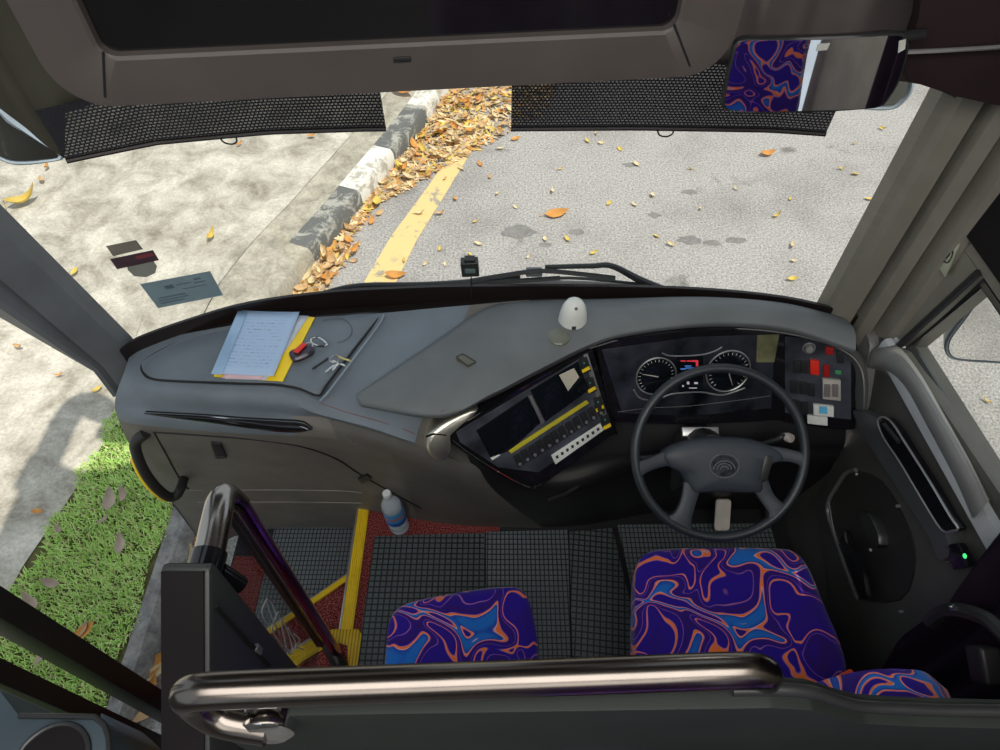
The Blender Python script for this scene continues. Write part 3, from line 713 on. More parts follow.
# grab handle with a yellow outer face
H = [(139, 434), (141, 448), (148, 464), (158, 478), (170, 488), (178, 488), (183, 481)]
hz = [.70, .64, .56, .48, .40, .38, .40]
HP = [PZ(x, y, z) + V((-.0, -.03, 0)) for (x, y), z in zip(H, hz)]
hp0 = onshell(146, 432); hp1 = onshell(184, 478)
bm = B(); tube(bm, [hp0] + HP + [hp1], .016, 12, 5); gh = obj('grab_handle', bm, RUBBER, dash)
bm = B(); tube(bm, [p + V((-.014, -.006, -.006)) for p in HP[1:6]], .0085, 8, 5); o = obj('yellow_insert', bm, YELLOWP, gh); o['label'] = 'yellow outer edge of the grab handle'

# centre cowl and cluster hood
bk = [(356, 395), (398, 366), (440, 338), (488, 307), (540, 300.5), (600, 299), (700, 297), (780, 303), (838, 316)]
fr = [(360, 401), (440, 412), (490, 391), (540, 365), (590, 341), (632, 329), (715, 320), (788, 325), (856, 347)]
bkz = [.908, .925, .93, .93, .93, .935, .94, .94, .93]; frz = [.912, .938, .96, .97, .985, .99, .995, .99, .965]
bP = [PZ(x, y, z) for (x, y), z in zip(bk, bkz)]; fP = [PZ(x, y, z) for (x, y), z in zip(fr, frz)]
r0 = [p + V((0, .01, -.05)) for p in bP]
tap = [0, .5] + [1] * 7
r1 = [a.lerp(b, .33) + V((0, 0, .022 * t)) for a, b, t in zip(bP, fP, tap)]; r2 = [a.lerp(b, .7) + V((0, 0, .03 * t)) for a, b, t in zip(bP, fP, tap)]
r3 = [p + V((0, -.006, -.012)) for p in fP]; r4 = [p + V((0, .004, -.03)) for p in fP]; r5 = [p + V((0, .05, -.045)) for p in fP]
bm = B(); loft(bm, [r0, bP, r1, r2, fP, r3, r4, r5], 6, 3); obj('instrument_cowl', bm, COWL, dash, 60)
# hood lip, darker
bm = B(); lipP = [PZ(x, y, z) for x, y, z in [(440, 413, .93), (490, 393, .945), (540, 367.5, .955), (590, 343, .97), (632, 332, .975), (715, 323, .98), (788, 328, .975), (840, 343, .955), (862, 362, .92), (866, 395, .84), (862, 430, .70)]]
lip2 = [p + V((0, .012, -.04)) for p in lipP]; bm = B(); loft(bm, [[p + V((0, -.004, .012)) for p in lipP], lipP, [p + V((0, -.002, -.012)) for p in lipP], lip2, [p + V((0, .05, -.04)) for p in lip2]], 5, 2); obj('hood_lip', bm, DASHD, dash, 50)
bm = B(); tube(bm, [p + V((0, -.006, -.016)) for p in lipP[3:]], .0018, 6, 5); obj('hood_edge_highlight', bm, SILVER, dash)  # bright line drawn in as the highlight along the hood edge
# cowl latch
Q = [PZ(x, y, .985) for x, y in [(456, 357), (463, 354), (476, 362), (468, 366)]]; bm = B(); prism(bm, Q, (0, 0, -.03), .001); obj('cowl_latch', bm, mat('olive_latch', (.10, .10, .075), .4), dash)
bm = B(); tube(bm, [p + V((0, 0, .001)) for p in Q], .0012, 5, 0, closed=True); obj('latch_rim', bm, SATIN, dash)

# ------------------------------------------------------------------ switch console (centre)
cp = plane3(PZ(452, 437, .815), PZ(590, 352, .92), PZ(612, 430, .68)); CN = cp[1]
def con(px, py, d=0): return PP(px, py, (cp[0] + CN * d, CN))
console = obj('switch_console', pillow(B(), [con(x, y) for x, y in [(447, 437), (452, 429), (520, 387), (585, 348), (594, 352), (616, 428), (610, 436), (545, 483), (532, 488), (500, 476), (455, 446)]], [(0, -.09), (0, 0), (.006, .006), (.012, .006)], CN, 3), GLOSS, dash)
OFF[console] = OFF[dash]
def conpart(name, pxs, h, m, bev=.0012, d=.006, parent=None, nu=1):
    bm = B(); prism(bm, [con(x, y, d) for x, y in pxs], CN * h, bev); return obj(name, bm, m, parent or console)
bm = B(); tube(bm, [con(x, y, .006) for x, y in [(592, 351), (556, 369), (500, 401), (468, 421)]], .002, 6, 3); tube(bm, [con(x, y, .006) for x, y in [(453, 441), (470, 454), (500, 473), (525, 486), (534, 487), (542, 484)]], .002, 6, 3); obj('chrome_outline', bm, CHROME, console)
bm = B(); pillow(bm, [con(x, y) for x, y in [(425, 441), (430, 430), (444, 419), (462, 410), (474, 406), (477, 408), (462, 420), (452, 430), (448, 438), (449, 450), (444, 459), (435, 459), (428, 452)]], [(0, -.05), (0, .0), (.004, .010), (.010, .016), (.016, .018)], CN, 4); obj('chrome_corner', bm, mat('soft_chrome', (.85, .83, .72), .38, metal=1), console)
bm = B(); tube(bm, [con(x, y, .016) for x, y in [(426, 437), (434, 434), (446, 435)]], .003, 8, 4); obj('corner_groove', bm, GLOSS, console)
DARKSW = mat('speckled_dash_plate', (.045, .05, .065), .35, vary=.7)
conpart('speckled_plate', [(456, 432), (585, 355), (606, 427), (538, 472), (498, 467), (460, 442)], .0015, DARKSW, 0, .006)
conpart('screen_left', [(476, 430), (527, 396), (540, 422), (510, 450), (490, 457)], .004, SCREEN, .001, .0075)
conpart('screen_right', [(530, 390), (578, 361), (588, 390), (545, 421)], .004, SCREEN, .001, .0075)
conpart('silver_divider', [(528, 396), (531, 395), (544, 421), (541, 424)], .006, SILVER, .0006, .0075)
conpart('paper_tag', [(559, 375), (574, 368), (579, 377), (568, 391)], .001, mat('cream_tag', (.5, .47, .38), .6), 0, .0118)
conpart('yellow_strip', [(508, 450), (586, 400), (588.5, 402.5), (510.5, 453)], .005, mat('dull_yellow', (.5, .44, .03), .5), .0006, .008)
for k in range(12):
    t = k / 11; x = 516 + (597 - 516) * t; y = 458 + (407 - 458) * t; s = 1.0 - .12 * t
    q = [(x - 3.5 * s, y - 2), (x + 2.5 * s, y - 5.5), (x + 7.5 * s, y + 5), (x + 1.5 * s, y + 8.5)]
    o = conpart('rocker_switch', q, .010, SATIN, .0015, .008)
    bm = B(); lathe(bm, [(0, .0035), (.0045, .0025), (.0055, 0)], at(con(x + 4.3, y + 6.2, .018), CN), 12); obj('silver_tip', bm, SILVER, o)
lp = conpart('label_strip', [(551, 455), (600, 423), (603, 430), (555, 464)], .003, WHITEP, .0006, .008)
for k in range(9):
    t = (k + .5) / 9; x = 554.5 + 46 * t; y = 458.5 - 31 * t; s = 1.6
    bm = B(); prism(bm, [con(x - s, y - s * .4, .0112), con(x + s * .6, y - s * 1.2, .0112), con(x + s, y + s * .6, .0112), con(x - s * .4, y + s * 1.3, .0112)], CN * .0006); obj('label_mark', bm, BLACK, lp)
for k, (x, y) in enumerate([(583, 365), (589, 385), (597, 404), (604, 422)]):
    o = conpart('side_rocker', [(x - 4, y - 6), (x + 3, y - 9), (x + 7, y + 5), (x, y + 8)], .008, SATIN, .0012, .008)
    bm = B(); prism(bm, [con(x - 1.5, y + 5, .016), con(x + 6, y + 1, .016), con(x + 7, y + 4, .016), con(x - .5, y + 8, .016)], CN * .002); obj('yellow_end', bm, YELLOWP, o)
    bm = B(); lathe(bm, [(0, .0015), (.0028, .001), (.003, 0)], at(con(x + 1, y - 2, .016), CN), 10); obj('teal_light', bm, mat('teal_lens', (.05, .25, .2), .3), o)
conpart('silver_edge', [(583, 355), (587, 353), (610, 424), (606, 427)], .003, SILVER, .0005, .0078)
conpart('label_mark', [(490, 457), (498, 452), (500, 455), (492, 460)], .002, WHITEP, 0, .008)
# ledge under the console with a pen-like bar
bm = B(); tube(bm, [PZ(x, y, z) for x, y, z in [(548, 500, .50), (575, 488, .5), (612, 452, .55), (628, 430, .60)]], .006, 6, 4); obj('under_ledge', bm, SATIN, dash)

# ------------------------------------------------------------------ instrument cluster
kp = plane3(PZ(605, 345, .945), PZ(785, 331, .945), PZ(700, 420, .70)); KN = kp[1]
def clu(px, py, d=0): return PP(px, py, (kp[0] + KN * d, KN))
cluster = obj('instrument_cluster', pillow(B(), [clu(x, y) for x, y in [(596, 345), (605, 340), (690, 329), (780, 327), (788, 332), (784, 412), (775, 420), (690, 424), (625, 422), (612, 414)]], [(0, -.06), (0, 0), (.005, .004), (.01, .004)], KN, 3), GLOSS, dash)
OFF[cluster] = OFF[dash]
CLM = mat('blue_black_cluster', (.022, .024, .032), .15, spec=.5, vary=.7)
def clupart(name, pxs, h, m, bev=0, d=.004, parent=None):
    bm = B(); prism(bm, [clu(x, y, d) for x, y in pxs], KN * h, bev); return obj(name, bm, m, parent or cluster)
clupart('cluster_lens', [(602, 350), (690, 337), (775, 334), (771, 408), (690, 416), (622, 413)], .001, CLM)
for x, y, r in ((656, 376, 19.5), (728, 371, 21.5)):
    c = clu(x, y, .006); R = (clu(x + r, y, .006) - c).length; M = at(c, KN)
    g = obj('gauge', lathe(B(), [(0, .001), (R * .95, .001), (R, 0)], M, 40), SCREEN, cluster)
    bm = B(); tube(bm, [M @ V((R * math.cos(a * .1309), R * math.sin(a * .1309), .002)) for a in range(48)], .0022, 8, 0, closed=True); obj('gauge_ring', bm, SILVER, g)
    bm = B()
    for a in range(22):
        q = math.radians(-50 + a * 13.3); bm2 = tube(bm, [M @ V((R * .78 * math.cos(q), R * .78 * math.sin(q), .002)), M @ V((R * .9 * math.cos(q), R * .9 * math.sin(q), .002))], .0006, 4, 0)
    obj('dial_mark', bm, WHITEP, g)
    q = math.radians(165 if x < 700 else -70); bm = B(); tube(bm, [M @ V((-.1 * R * math.cos(q), -.1 * R * math.sin(q), .004)), M @ V((R * .75 * math.cos(q), R * .75 * math.sin(q), .004))], [.0018, .0006], 6, 0); obj('needle', bm, mat('needle_cream', (.6, .55, .5), .4), g)
sc_ = clupart('trip_display', [(677, 357), (703, 355), (703, 391), (679, 393)], .001, SCREEN, 0, .006)
RL = emis('red_display_mark', (.9, .05, .08), .22); BL = emis('blue_display_mark', (.1, .3, .9), .2); WL = emis('white_display_mark', (.7, .6, .75), .15)
for x, y, w, h, m in ((683, 361, 3, 1, RL), (689, 361, 3, 1, RL), (695, 361, 4, 1.4, RL), (697, 364, 1.5, 4, RL), (683, 369, 3, 1, BL), (690, 368, 6, 1, BL), (688, 366, 4, .8, BL), (683, 386, 1, 1.5, WL), (688, 383, 1.6, 2.2, WL), (696, 383, 2.4, 1.6, WL), (693, 388, 5, .6, WL)):
    bm = B(); prism(bm, [clu(x - w * .8, y - h * .6, .0072), clu(x + w * .8, y - h * .6, .0072), clu(x + w * .8, y + h * .6, .0072), clu(x - w * .8, y + h * .6, .0072)], KN * .0005); obj('display_mark', bm, m, sc_)
bm = B(); tube(bm, [clu(x, y, .006) for x, y in [(662, 353), (672, 356), (700, 355), (715, 351), (722, 347)]], .0022, 6, 4)
tube(bm, [clu(x, y, .006) for x, y in [(634, 390), (640, 398), (655, 400), (672, 394), (700, 392), (722, 395), (745, 388)]], .0026, 6, 4); obj('silver_surround', bm, SILVER, cluster)
bm = B(); tube(bm, [clu(x, y, .006) for x, y in [(618, 412), (650, 408), (690, 406), (740, 400), (770, 396)]], .001, 5, 4); obj('lower_pinstripe', bm, SILVER, cluster)
clupart('reflective_pane', [(757, 335), (779, 334), (774, 362), (756, 362)], .002, mat('olive_pane', (.13, .13, .07), .12, vary=.5), 0, .0052)
b_ = clupart('start_button', [(612, 352), (620, 351), (621, 359), (613, 360)], .003, CLM, .001, .005)
# right switch panel
rp = plane3(PZ(785, 333, .94), PZ(857, 349, .93), PZ(848, 430, .68)); RN = rp[1]
def rsw(px, py, d=0): return PP(px, py, (rp[0] + RN * d, RN))
rpan = obj('switch_panel', pillow(B(), [rsw(x, y) for x, y in [(782, 334), (790, 329), (830, 333), (850, 340), (859, 354), (856, 420), (848, 430), (800, 424), (780, 418), (778, 380)]], [(0, -.06), (0, 0), (.005, .005), (.01, .005)], RN, 3), GLOSS, dash)
OFF[rpan] = OFF[dash]
def rpart(name, x, y, w, h, t, m, bev=.001, d=.005, sk=.06, parent=None):
    bm = B(); prism(bm, [rsw(x - w, y - h + -w * .1, d), rsw(x + w, y - h + w * .1, d), rsw(x + w, y + h + w * .1, d), rsw(x - w, y + h - w * .1, d)], RN * t, bev); return obj(name, bm, m, parent or rpan)
rpart('speckled_plate', 818, 378, 33, 38, .001, DARKSW, 0)
c = rsw(809, 348, .006); k_ = obj('round_knob', lathe(B(), [(0, .014), (.010, .013), (.012, .008), (.0125, 0)], at(c, RN), 20), mat('grey_knob', (.2, .2, .2), .35), rpan)
bm = B(); M = at(c, RN); tube(bm, [M @ V((.016 * math.cos(a * .314), .016 * math.sin(a * .314), .001)) for a in range(20)], .002, 6, 0, closed=True); obj('knob_ring', bm, SILVER, k_)
rpart('warning_switch', 814, 366, 4.5, 7, .012, REDP, .0015)
rpart('small_red_switch', 829, 350, 4, 3.5, .008, REDD, .001)
rpart('dim_red_switch', 826, 370, 3, 6, .008, REDD, .001)
rpart('green_lamp', 838, 372, 3, 1.8, .004, mat('dim_green_lens', (.05, .3, .12), .3), .0005)
for x, y in ((797, 366), (804, 366), (794, 386), (803, 387), (811, 389), (796, 405), (804, 407), (840, 356)): rpart('rocker_switch', x, y, 3.4, 6, .008, SATIN, .001)
w_ = rpart('white_switch_block', 831, 388, 9, 10, .012, mat('cream_switch', (.42, .40, .36), .4), .0015)
for x in (827, 835): rpart('grey_rocker', x, 390, 3, 6, .006, mat('grey_rocker', (.16, .15, .15), .4), .0008, .017)
rpart('pale_tile', 823, 409, 10, 5, .012, WHITEP, .001)
rpart('blue_button', 823, 409.5, 4, 3.2, .006, mat('sky_blue_button', (.12, .5, .8), .3), .0008, .017)
rpart('pale_tile', 817, 419, 10, 4, .010, WHITEP, .001)

# column cowl under the wheel
bm = B(); tube(bm, [V((.606, 1.10, .62)), V((.606, 1.0, .74))], [.07, .05], 16, 3); tube(bm, [V((.606, 1.24, .05)), V((.606, 1.12, .58))], [.05, .07], 16, 3)
colm = obj('steering_column', bm, SATIN, dash)
bm = B(); box(bm, PZ(700, 432, .70), (.11, .03, .014), Matrix.Rotation(.5, 3, 'X'), .004); obj('column_adjuster', bm, SILVER, dash)
bm = B(); tube(bm, [V((.62, .99, .74)), PZ(775, 440, .73), PZ(784, 434, .74)], [.007, .008, .012], 10, 4); obj('wiper_stalk', bm, SATIN, dash)
bm = B(); lathe(bm, [(0, .02), (.012, .018), (.014, .004), (.010, -.01), (0, -.012)], at(PZ(787, 437, .735), V((.3, -.7, .6))), 16); obj('stalk_knob', bm, mat('pale_stalk_knob', (.55, .5, .46), .4), dash)
bm = B(); tube(bm, [V((.57, .99, .74)), PZ(645, 458, .72), PZ(630, 461, .72)], [.007, .008, .010], 10, 4); obj('indicator_stalk', bm, SATIN, dash)
bm = B(); lathe(bm, [(0, .012), (.009, .011), (.011, .0), (.009, -.01), (0, -.012)], at(PZ(627, 461, .715), V((-.3, -.7, .6))), 14); obj('chrome_stalk_tip', bm, CHROME, dash)

# ================================================================== STEERING WHEEL
sw = thing('steering_wheel', 'black four-spoke steering wheel with an arched emblem on its hub', 'steering wheel', PZ(720, 453, .79), rot=(math.radians(40), 0, 0))
SWM = mat('steering_wheel_rubber', (.02, .025, .031), .42, spec=.5, grain=.2, gscale=900)
HUBM = mat('steering_hub_plastic', (.036, .044, .055), .48, spec=.4, grain=.2, gscale=900)
k = .00282
def w2(px, py, z=0): return V(((px - 720) * k, (453 - py) * k, z))
bm = B(); tube(bm, [V((.2345 * math.cos(a * math.pi / 36), .2345 * math.sin(a * math.pi / 36), 0)) for a in range(72)], .0132, 16, 0, closed=True); rim = obj('rim', bm, SWM, sw)
for a in (8, 82, 140, 172, 278, 305):
    q = math.radians({8: 30, 82: 150, 140: 246, 172: 288}.get(a, a))
    if a in (278, 305): continue
    bm = B(); P0 = V((.2345 * math.cos(q), .2345 * math.sin(q), 0)); T = V((-math.sin(q), math.cos(q), 0)); tube(bm, [P0 - T * .002, P0 + T * .002], .0136, 16, 0); obj('rim_joint', bm, SATIN, rim)
hub = [(664, 452), (690, 441), (722, 438), (752, 440), (776, 449), (784, 458), (776, 462), (768, 470), (764, 483), (762, 492), (745, 493), (722, 492), (700, 493), (693, 492), (688, 484), (682, 473), (668, 465)]
bm = B(); pillow(bm, [w2(x, y, -.03) for x, y in hub], [(.01, -.02), (0, 0), (0, .02), (.006, .032), (.016, .037), (.05, .041)], V((0, 0, 1)), 3); obj('hub', bm, HUBM, sw)
def spoke(pts, w):
    bm = B(); n = len(pts); P = [w2(*p) for p in pts]
    rows = []
    for i in range(n):
        t = (P[min(n - 1, i + 1)] - P[max(0, i - 1)]); t.z = 0; t.normalize(); s = V((-t.y, t.x, 0)) * w[i] / 2; z = P[i].z
        rows.append([P[i] - s, P[i] - s * .8 + V((0, 0, .010)), P[i] + s * .8 + V((0, 0, .010)), P[i] + s, P[i] + s * .8 - V((0, 0, .01)), P[i] - s * .8 - V((0, 0, .01))])
    loft(bm, rows, 3, 3, closed=True, cap=True); obj('spoke', bm, HUBM, sw)
spoke([(676, 457, -.012), (660, 461, -.008), (646, 466, -.002), (640, 468, 0)], [.05, .036, .036, .05])
spoke([(768, 455, -.012), (784, 455, -.008), (797, 458, -.002), (802, 460, 0)], [.05, .036, .034, .05])
spoke([(694, 484, -.012), (690, 500, -.008), (684, 515, -.002), (680, 522, 0)], [.05, .042, .05, .08])
spoke([(760, 483, -.012), (767, 497, -.008), (774, 506, -.002), (777, 511, 0)], [.05, .04, .045, .06])
EM = mat('emblem_satin', (.1, .11, .12), .25)
ec = w2(723, 465, .009)
bm = B(); lathe(bm, [(0, .002), (.036, .002), (.04, 0)], Matrix.Translation(ec) @ Matrix.Diagonal((1, .82, 1, 1)), 32); emb = obj('emblem_disc', bm, HUBM, sw)
for rr in (.04, .029, .020, .011):
    pts = [ec + V((rr * math.cos(a * math.pi / 16), (rr * math.sin(a * math.pi / 16)) * .82 - (0 if rr == .04 else .010 * (1 if rr > .011 else 1)), .003)) for a in (range(32) if rr == .04 else range(0, 17))]
    bm = B(); tube(bm, pts, .0021, 6, 0, closed=rr == .04); obj('emblem_arch' if rr < .04 else 'emblem_ring', bm, EM, emb)
q = [w2(x, y, .004) for x, y in [(763, 455), (771, 456), (765, 480), (757, 479)]]; bm = B(); prism(bm, q, (0, 0, .008), .002); bp = obj('button_pad', bm, SATIN, sw)

# ================================================================== PEDALS
pd = thing('brake_pedal', 'pedal plate in a painted sunlit tone, seen through the lower gap of the steering wheel', 'pedal', PZ(722, 515, .1))
M = at(PZ(722, 514, .12), V((0, -.75, .66))); bm = B(); prism(bm, [M @ (p + V((0, 0, 0))) for p in rrect(.055, .12, .012)], M.to_3x3() @ V((0, 0, .012)), .002); obj('pedal_plate', bm, mat('sunlit_pedal', (.75, .7, .62), .6), pd)  # pale plate colour stands in for the sun patch down here
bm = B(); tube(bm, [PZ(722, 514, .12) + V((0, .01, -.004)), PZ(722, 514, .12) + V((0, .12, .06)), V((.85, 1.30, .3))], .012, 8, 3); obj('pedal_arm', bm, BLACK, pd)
pd = thing('accelerator_pedal', 'black rubber pedal on the right of the pale one under the wheel', 'pedal', PZ(775, 490, .1))
M = at(PZ(775, 492, .12), V((0, -.75, .66))); bm = B(); prism(bm, [M @ p for p in rrect(.07, .2, .012)], M.to_3x3() @ V((0, 0, .012)), .002); obj('pedal_plate', bm, RUBBER, pd)

# ================================================================== SEATS
ds = thing('driver_seat', 'purple patterned driver seat behind the steering wheel', 'seat', (.68, .55, 0))
dq = [(636, 600), (638, 566), (648, 551), (672, 547), (720, 546), (770, 546.5), (795, 550), (810, 567), (826, 605), (841, 640), (848, 668), (846, 700), (830, 735), (760, 740), (680, 740), (640, 725), (636, 660)]
bm = B(); pillow(bm, [PZ(x, y, .47) for x, y in dq], [(.05, -.13), (.0, -.10), (-.004, -.04), (0, -.012), (.014, .0), (.04, .007), (.12, .012), (.2, .009)], nu=4); obj('seat_cushion', bm, FABRIC, ds)
bq = [V((x, .26, z)) for x, z in [(.58, .50), (.575, .7), (.60, .90), (.65, 1.01), (.70, 1.05), (.76, 1.055), (.82, 1.03), (.87, .95), (.885, .75), (.87, .5)]]
bm = B(); pillow(bm, bq, [(.04, -.03), (0, -.01), (0, .05), (.02, .08), (.1, .09)], V((0, 1, 0)), 4); obj('backrest', bm, FABRIC, ds)
bm = B(); box(bm, (.68, .56, .17), (.36, .36, .30), None, .03); box(bm, (.68, .56, .02), (.46, .48, .04), None, .01); obj('pedestal', bm, BLACK, ds)
bm = B(); box(bm, PZ(848, 683, .54), (.05, .05, .03), Matrix.Rotation(.4, 3, 'Z'), .006); bu = obj('belt_buckle', bm, mat('orange_red_buckle', (.8, .09, .03), .35), ds)
bm = B(); tube(bm, [PZ(850, 688, .53), PZ(858, 702, .42), V((.95, .42, .3))], .010, 8, 3, flat=1.8); obj('belt_stalk', bm, BLACK, bu)
cs = thing('crew_seat', 'small purple patterned folding crew seat between stair guard and aisle mat', 'seat', (-.08, .55, 0))
cq = [(386, 640), (388, 622), (396, 608), (412, 600), (440, 594), (475, 588), (506, 585), (520, 587), (528, 597), (534, 618), (538, 645), (539, 690), (520, 705), (463, 708), (400, 708), (384, 690)]
bm = B(); pillow(bm, [PZ(x, y, .45) for x, y in cq], [(.04, -.08), (0, -.06), (0, -.014), (.012, 0), (.04, .006), (.1, .008)], nu=4); obj('seat_cushion', bm, FABRIC, cs)
bm = B(); tube(bm, [V((-.08, .50, .005)), V((-.08, .50, .40))], .03, 14, 0); box(bm, (-.08, .50, .015), (.2, .2, .02), None, .005); box(bm, (-.08, .30, .39), (.12, .2, .02)); obj('pedestal', bm, BLACK, cs)

# ================================================================== ON THE DASHBOARD
tz = .924
fold = thing('document_folder', 'yellow folder holding printed sheets on the left of the dashboard', 'folder', PZ(262, 345, tz))
bm = B(); prism(bm, [PZ(x, y, tz) for x, y in [(214, 377), (283, 382), (315, 318), (243, 314)]], (0, 0, .004), .001); obj('yellow_cover', bm, YELLOWP, fold)
def sheet(name, px, z, m, curl=.0):
    q = [PZ(x, y, z) for x, y in px]; bm = B(); rr = []
    for j in range(9):
        t = j / 8; rr.append([q[0].lerp(q[1], s / 8).lerp(q[3].lerp(q[2], s / 8), t) + V((0, 0, curl * (s / 8 - .5) ** 2 + curl * .6 * (t - .5) ** 2)) for s in range(9)])
    loft(bm, rr, uv=(1, 1)); o = obj(name, bm, m, fold); md = o.modifiers.new('thickness', 'SOLIDIFY'); md.thickness = .001; md.offset = 0; return o
sheet('white_sheet', [(225, 379), (266, 380), (309, 316), (250, 313)], tz + .006, mat('white_paper', (.48, .54, .62), .6))
sheet('pink_edge_sheet', [(222, 378), (262, 379.5), (298, 316), (246, 314)], tz + .009, mat('pinkish_paper', (.62, .42, .45), .6))
sheet('printed_sheet', [(213, 374), (274, 377), (300, 313), (239, 311)], tz + .012, PAPER, .012)
sheet('clear_sleeve', [(211, 374), (222, 375), (248, 312), (238, 311)], tz + .016, mat('clear_blue_sleeve', (.28, .42, .60), .2), .004)
# car key with carabiner
kf = thing('car_key', 'dark key fob with a red tag and wire carabiner beside the folder', 'key', PZ(305, 352, tz))
M = at(PZ(302, 353, tz + .010), V((0, 0, 1)), V((.9, .55, 0))); bm = B(); pillow(bm, [M @ p for p in [V((-.018, -.03, 0)), V((.016, -.032, 0)), V((.022, 0, 0)), V((.014, .03, 0)), V((-.014, .03, 0)), V((-.02, 0, 0))]], [(.004, -.009), (0, -.004), (0, .004), (.006, .009)], V((0, 0, 1)), 3); obj('key_fob', bm, mat('purple_black_fob', (.03, .02, .035), .25), kf)
bm = B(); prism(bm, [PZ(x, y, tz + .022) for x, y in [(293, 352), (303, 343), (307, 345), (298, 354)]], (0, 0, .004), .001); obj('red_tag', bm, REDP, kf)
bm = B(); tube(bm, [PZ(x, y, tz + .012) for x, y in [(311, 342), (313, 338), (319, 338), (326, 343), (326, 346), (318, 346)]], .003, 8, 4, closed=True); obj('carabiner', bm, CHROME, kf)
bm = B(); tube(bm, [PZ(x, y, tz + .014) for x, y in [(304, 347), (308, 343), (312, 343), (312, 347)]], .0022, 6, 3, closed=True); obj('split_ring', bm, SILVER, kf)
kb = thing('key_bunch', 'bunch of loose metal keys near the pale dashboard seam', 'keys', PZ(333, 360, tz))
KEYM = [mat('brass_key', (.62, .52, .2), .3, metal=.9), SILVER, mat('nickel_key', (.6, .6, .55), .25, metal=.9), BLACK]
def key(hx, hy, tx, ty, z, m):
    h, t = PZ(hx, hy, z), PZ(tx, ty, z - .004); d = (t - h).normalized(); s = V((-d.y, d.x, 0)); bm = B()
    lathe(bm, [(0, .0015), (.011, .0015), (.012, 0), (.011, -.0015), (0, -.0015)], at(h, V((0, 0, 1))), 16)
    prism(bm, [h + d * .008 - s * .004, t - s * .003, t + d * .003, t + s * .002, t - d * .006 + s * .004, t - d * .012 + s * .002, h + d * .008 + s * .004], (0, 0, .002)); obj('key', bm, m, kb)
key(331, 357, 313, 369, tz + .008, KEYM[3]); key(333, 355, 350, 361, tz + .014, KEYM[0]); key(338, 363, 326, 372, tz + .012, KEYM[1]); key(340, 362, 333, 370, tz + .016, KEYM[2]); key(330, 360, 345, 366, tz + .006, KEYM[2])
bm = B(); c = PZ(334, 359, tz + .016); tube(bm, [c + V((.013 * math.cos(a * .52), .013 * math.sin(a * .52), .003 * math.sin(a))) for a in range(12)], .0018, 6, 2, closed=True); obj('key_ring', bm, SILVER, kb)
# faint ring mark on the lid
bm = B(); tube(bm, [PZ(335 + 17 * math.cos(a * .13), 330 + 12.5 * math.sin(a * .13), tz + .0005) for a in range(-18, 12)], .0012, 5, 0); o = obj('ring_mark', bm, mat('faint_mark', (.09, .10, .115), .5), dash)
# white domed sensor on clear base
dm = thing('domed_sensor', 'white bullet-shaped sensor dome standing on the dashboard cowl', 'sensor', PZ(572, 326, .985))
c = PZ(572, 325, .972); bm = B(); lathe(bm, [(0, .10), (.012, .097), (.024, .088), (.033, .07), (.038, .045), (.041, .015), (.042, 0), (.036, -.012), (0, -.012)], Matrix.Translation(c), 32); obj('dome', bm, mat('white_dome_plastic', (.66, .68, .63), .35), dm)
bm = B(); box(bm, c + V((0, -.0385, .03)), (.012, .006, .012), None, .002); obj('lens', bm, SATIN, dm)
bm = B(); lathe(bm, [(0, .006), (.004, .005), (.005, 0)], at(c + V((.002, -.022, .088)), V((0, -.6, .7))), 10); obj('top_led', bm, SATIN, dm)
c2 = PZ(559, 336, .99); o = obj('suction_disc', lathe(B(), [(0, .008), (.02, .006), (.030, .002), (.032, 0), (.031, -.012), (0, -.012)], Matrix.Translation(c2), 28), mat('olive_clear_disc', (.13, .14, .11), .2), None, loc=c2); tag(o, 'flat olive disc lying just before the white sensor dome', 'disc')
# dash camera on a thin stalk at the glass
p = onglass(470, 267, .03); dc = thing('dash_camera', 'little black camera on a thin stalk at the windscreen centre', 'camera', PZ(472, 300, .94))
bm = B(); box(bm, p, (.05, .03, .052), Matrix.Rotation(-.06, 3, 'Y'), .004); box(bm, p + V((0, 0, .03)), (.03, .02, .012), None, .003); cb = obj('camera_body', bm, SATIN, dc)
bm = B(); box(bm, p + V((.001, -.0165, .0)), (.03, .003, .016), None, .001); obj('screen', bm, mat('grey_green_glass', (.10, .14, .14), .15), cb)
bm = B(); tube(bm, [p + V((.002, 0, -.024)), PZ(472, 300, .935)], .0016, 6, 0); obj('stalk', bm, BLACK, dc)
# stickers on the glass
def sticker(name, px, m, lab, cat='sticker'):
    q = [onglass(x, y, .003) for x, y in px]; bm = B(); n = (q[1] - q[0]).cross(q[3] - q[0]).normalized(); n = n if n.y < 0 else -n
    prism(bm, q, n * .0008); root = obj(name, bm, m, None, loc=q[0]); tag(root, lab, cat); return root, q, n
ST = seethrough(mat('blue_grey_label', (.16, .25, .29), .5), .82); STM = mat('sticker_print', (.07, .11, .13), .6)
root, q, n = sticker('windscreen_sticker', [(140, 284), (210, 271), (223, 295), (158, 308)], ST, 'large blue-grey printed permit label on the left of the windscreen')
for (u0, u1, v0, v1) in [(.28, .40, .22, .36), (.72, .82, .15, .22), (.70, .86, .30, .34), (.45, .66, .26, .29), (.10, .5, .62, .66), (.08, .52, .72, .76), (.08, .44, .82, .86), (.5, .85, .45, .48)]:
    f = lambda u, v: q[0].lerp(q[1], u).lerp(q[3].lerp(q[2], u), v) + n * .0009
    bm = B(); prism(bm, [f(u0, v0), f(u1, v0), f(u1, v1), f(u0, v1)], n * .0004); obj('printed_line', bm, STM, root)
sticker('windscreen_sticker', [(106, 246), (136, 240), (143, 249), (113, 256)], seethrough(mat('brown_label', (.13, .11, .09), .5), .74), 'small brown label, topmost of the three overlapping on the windscreen')
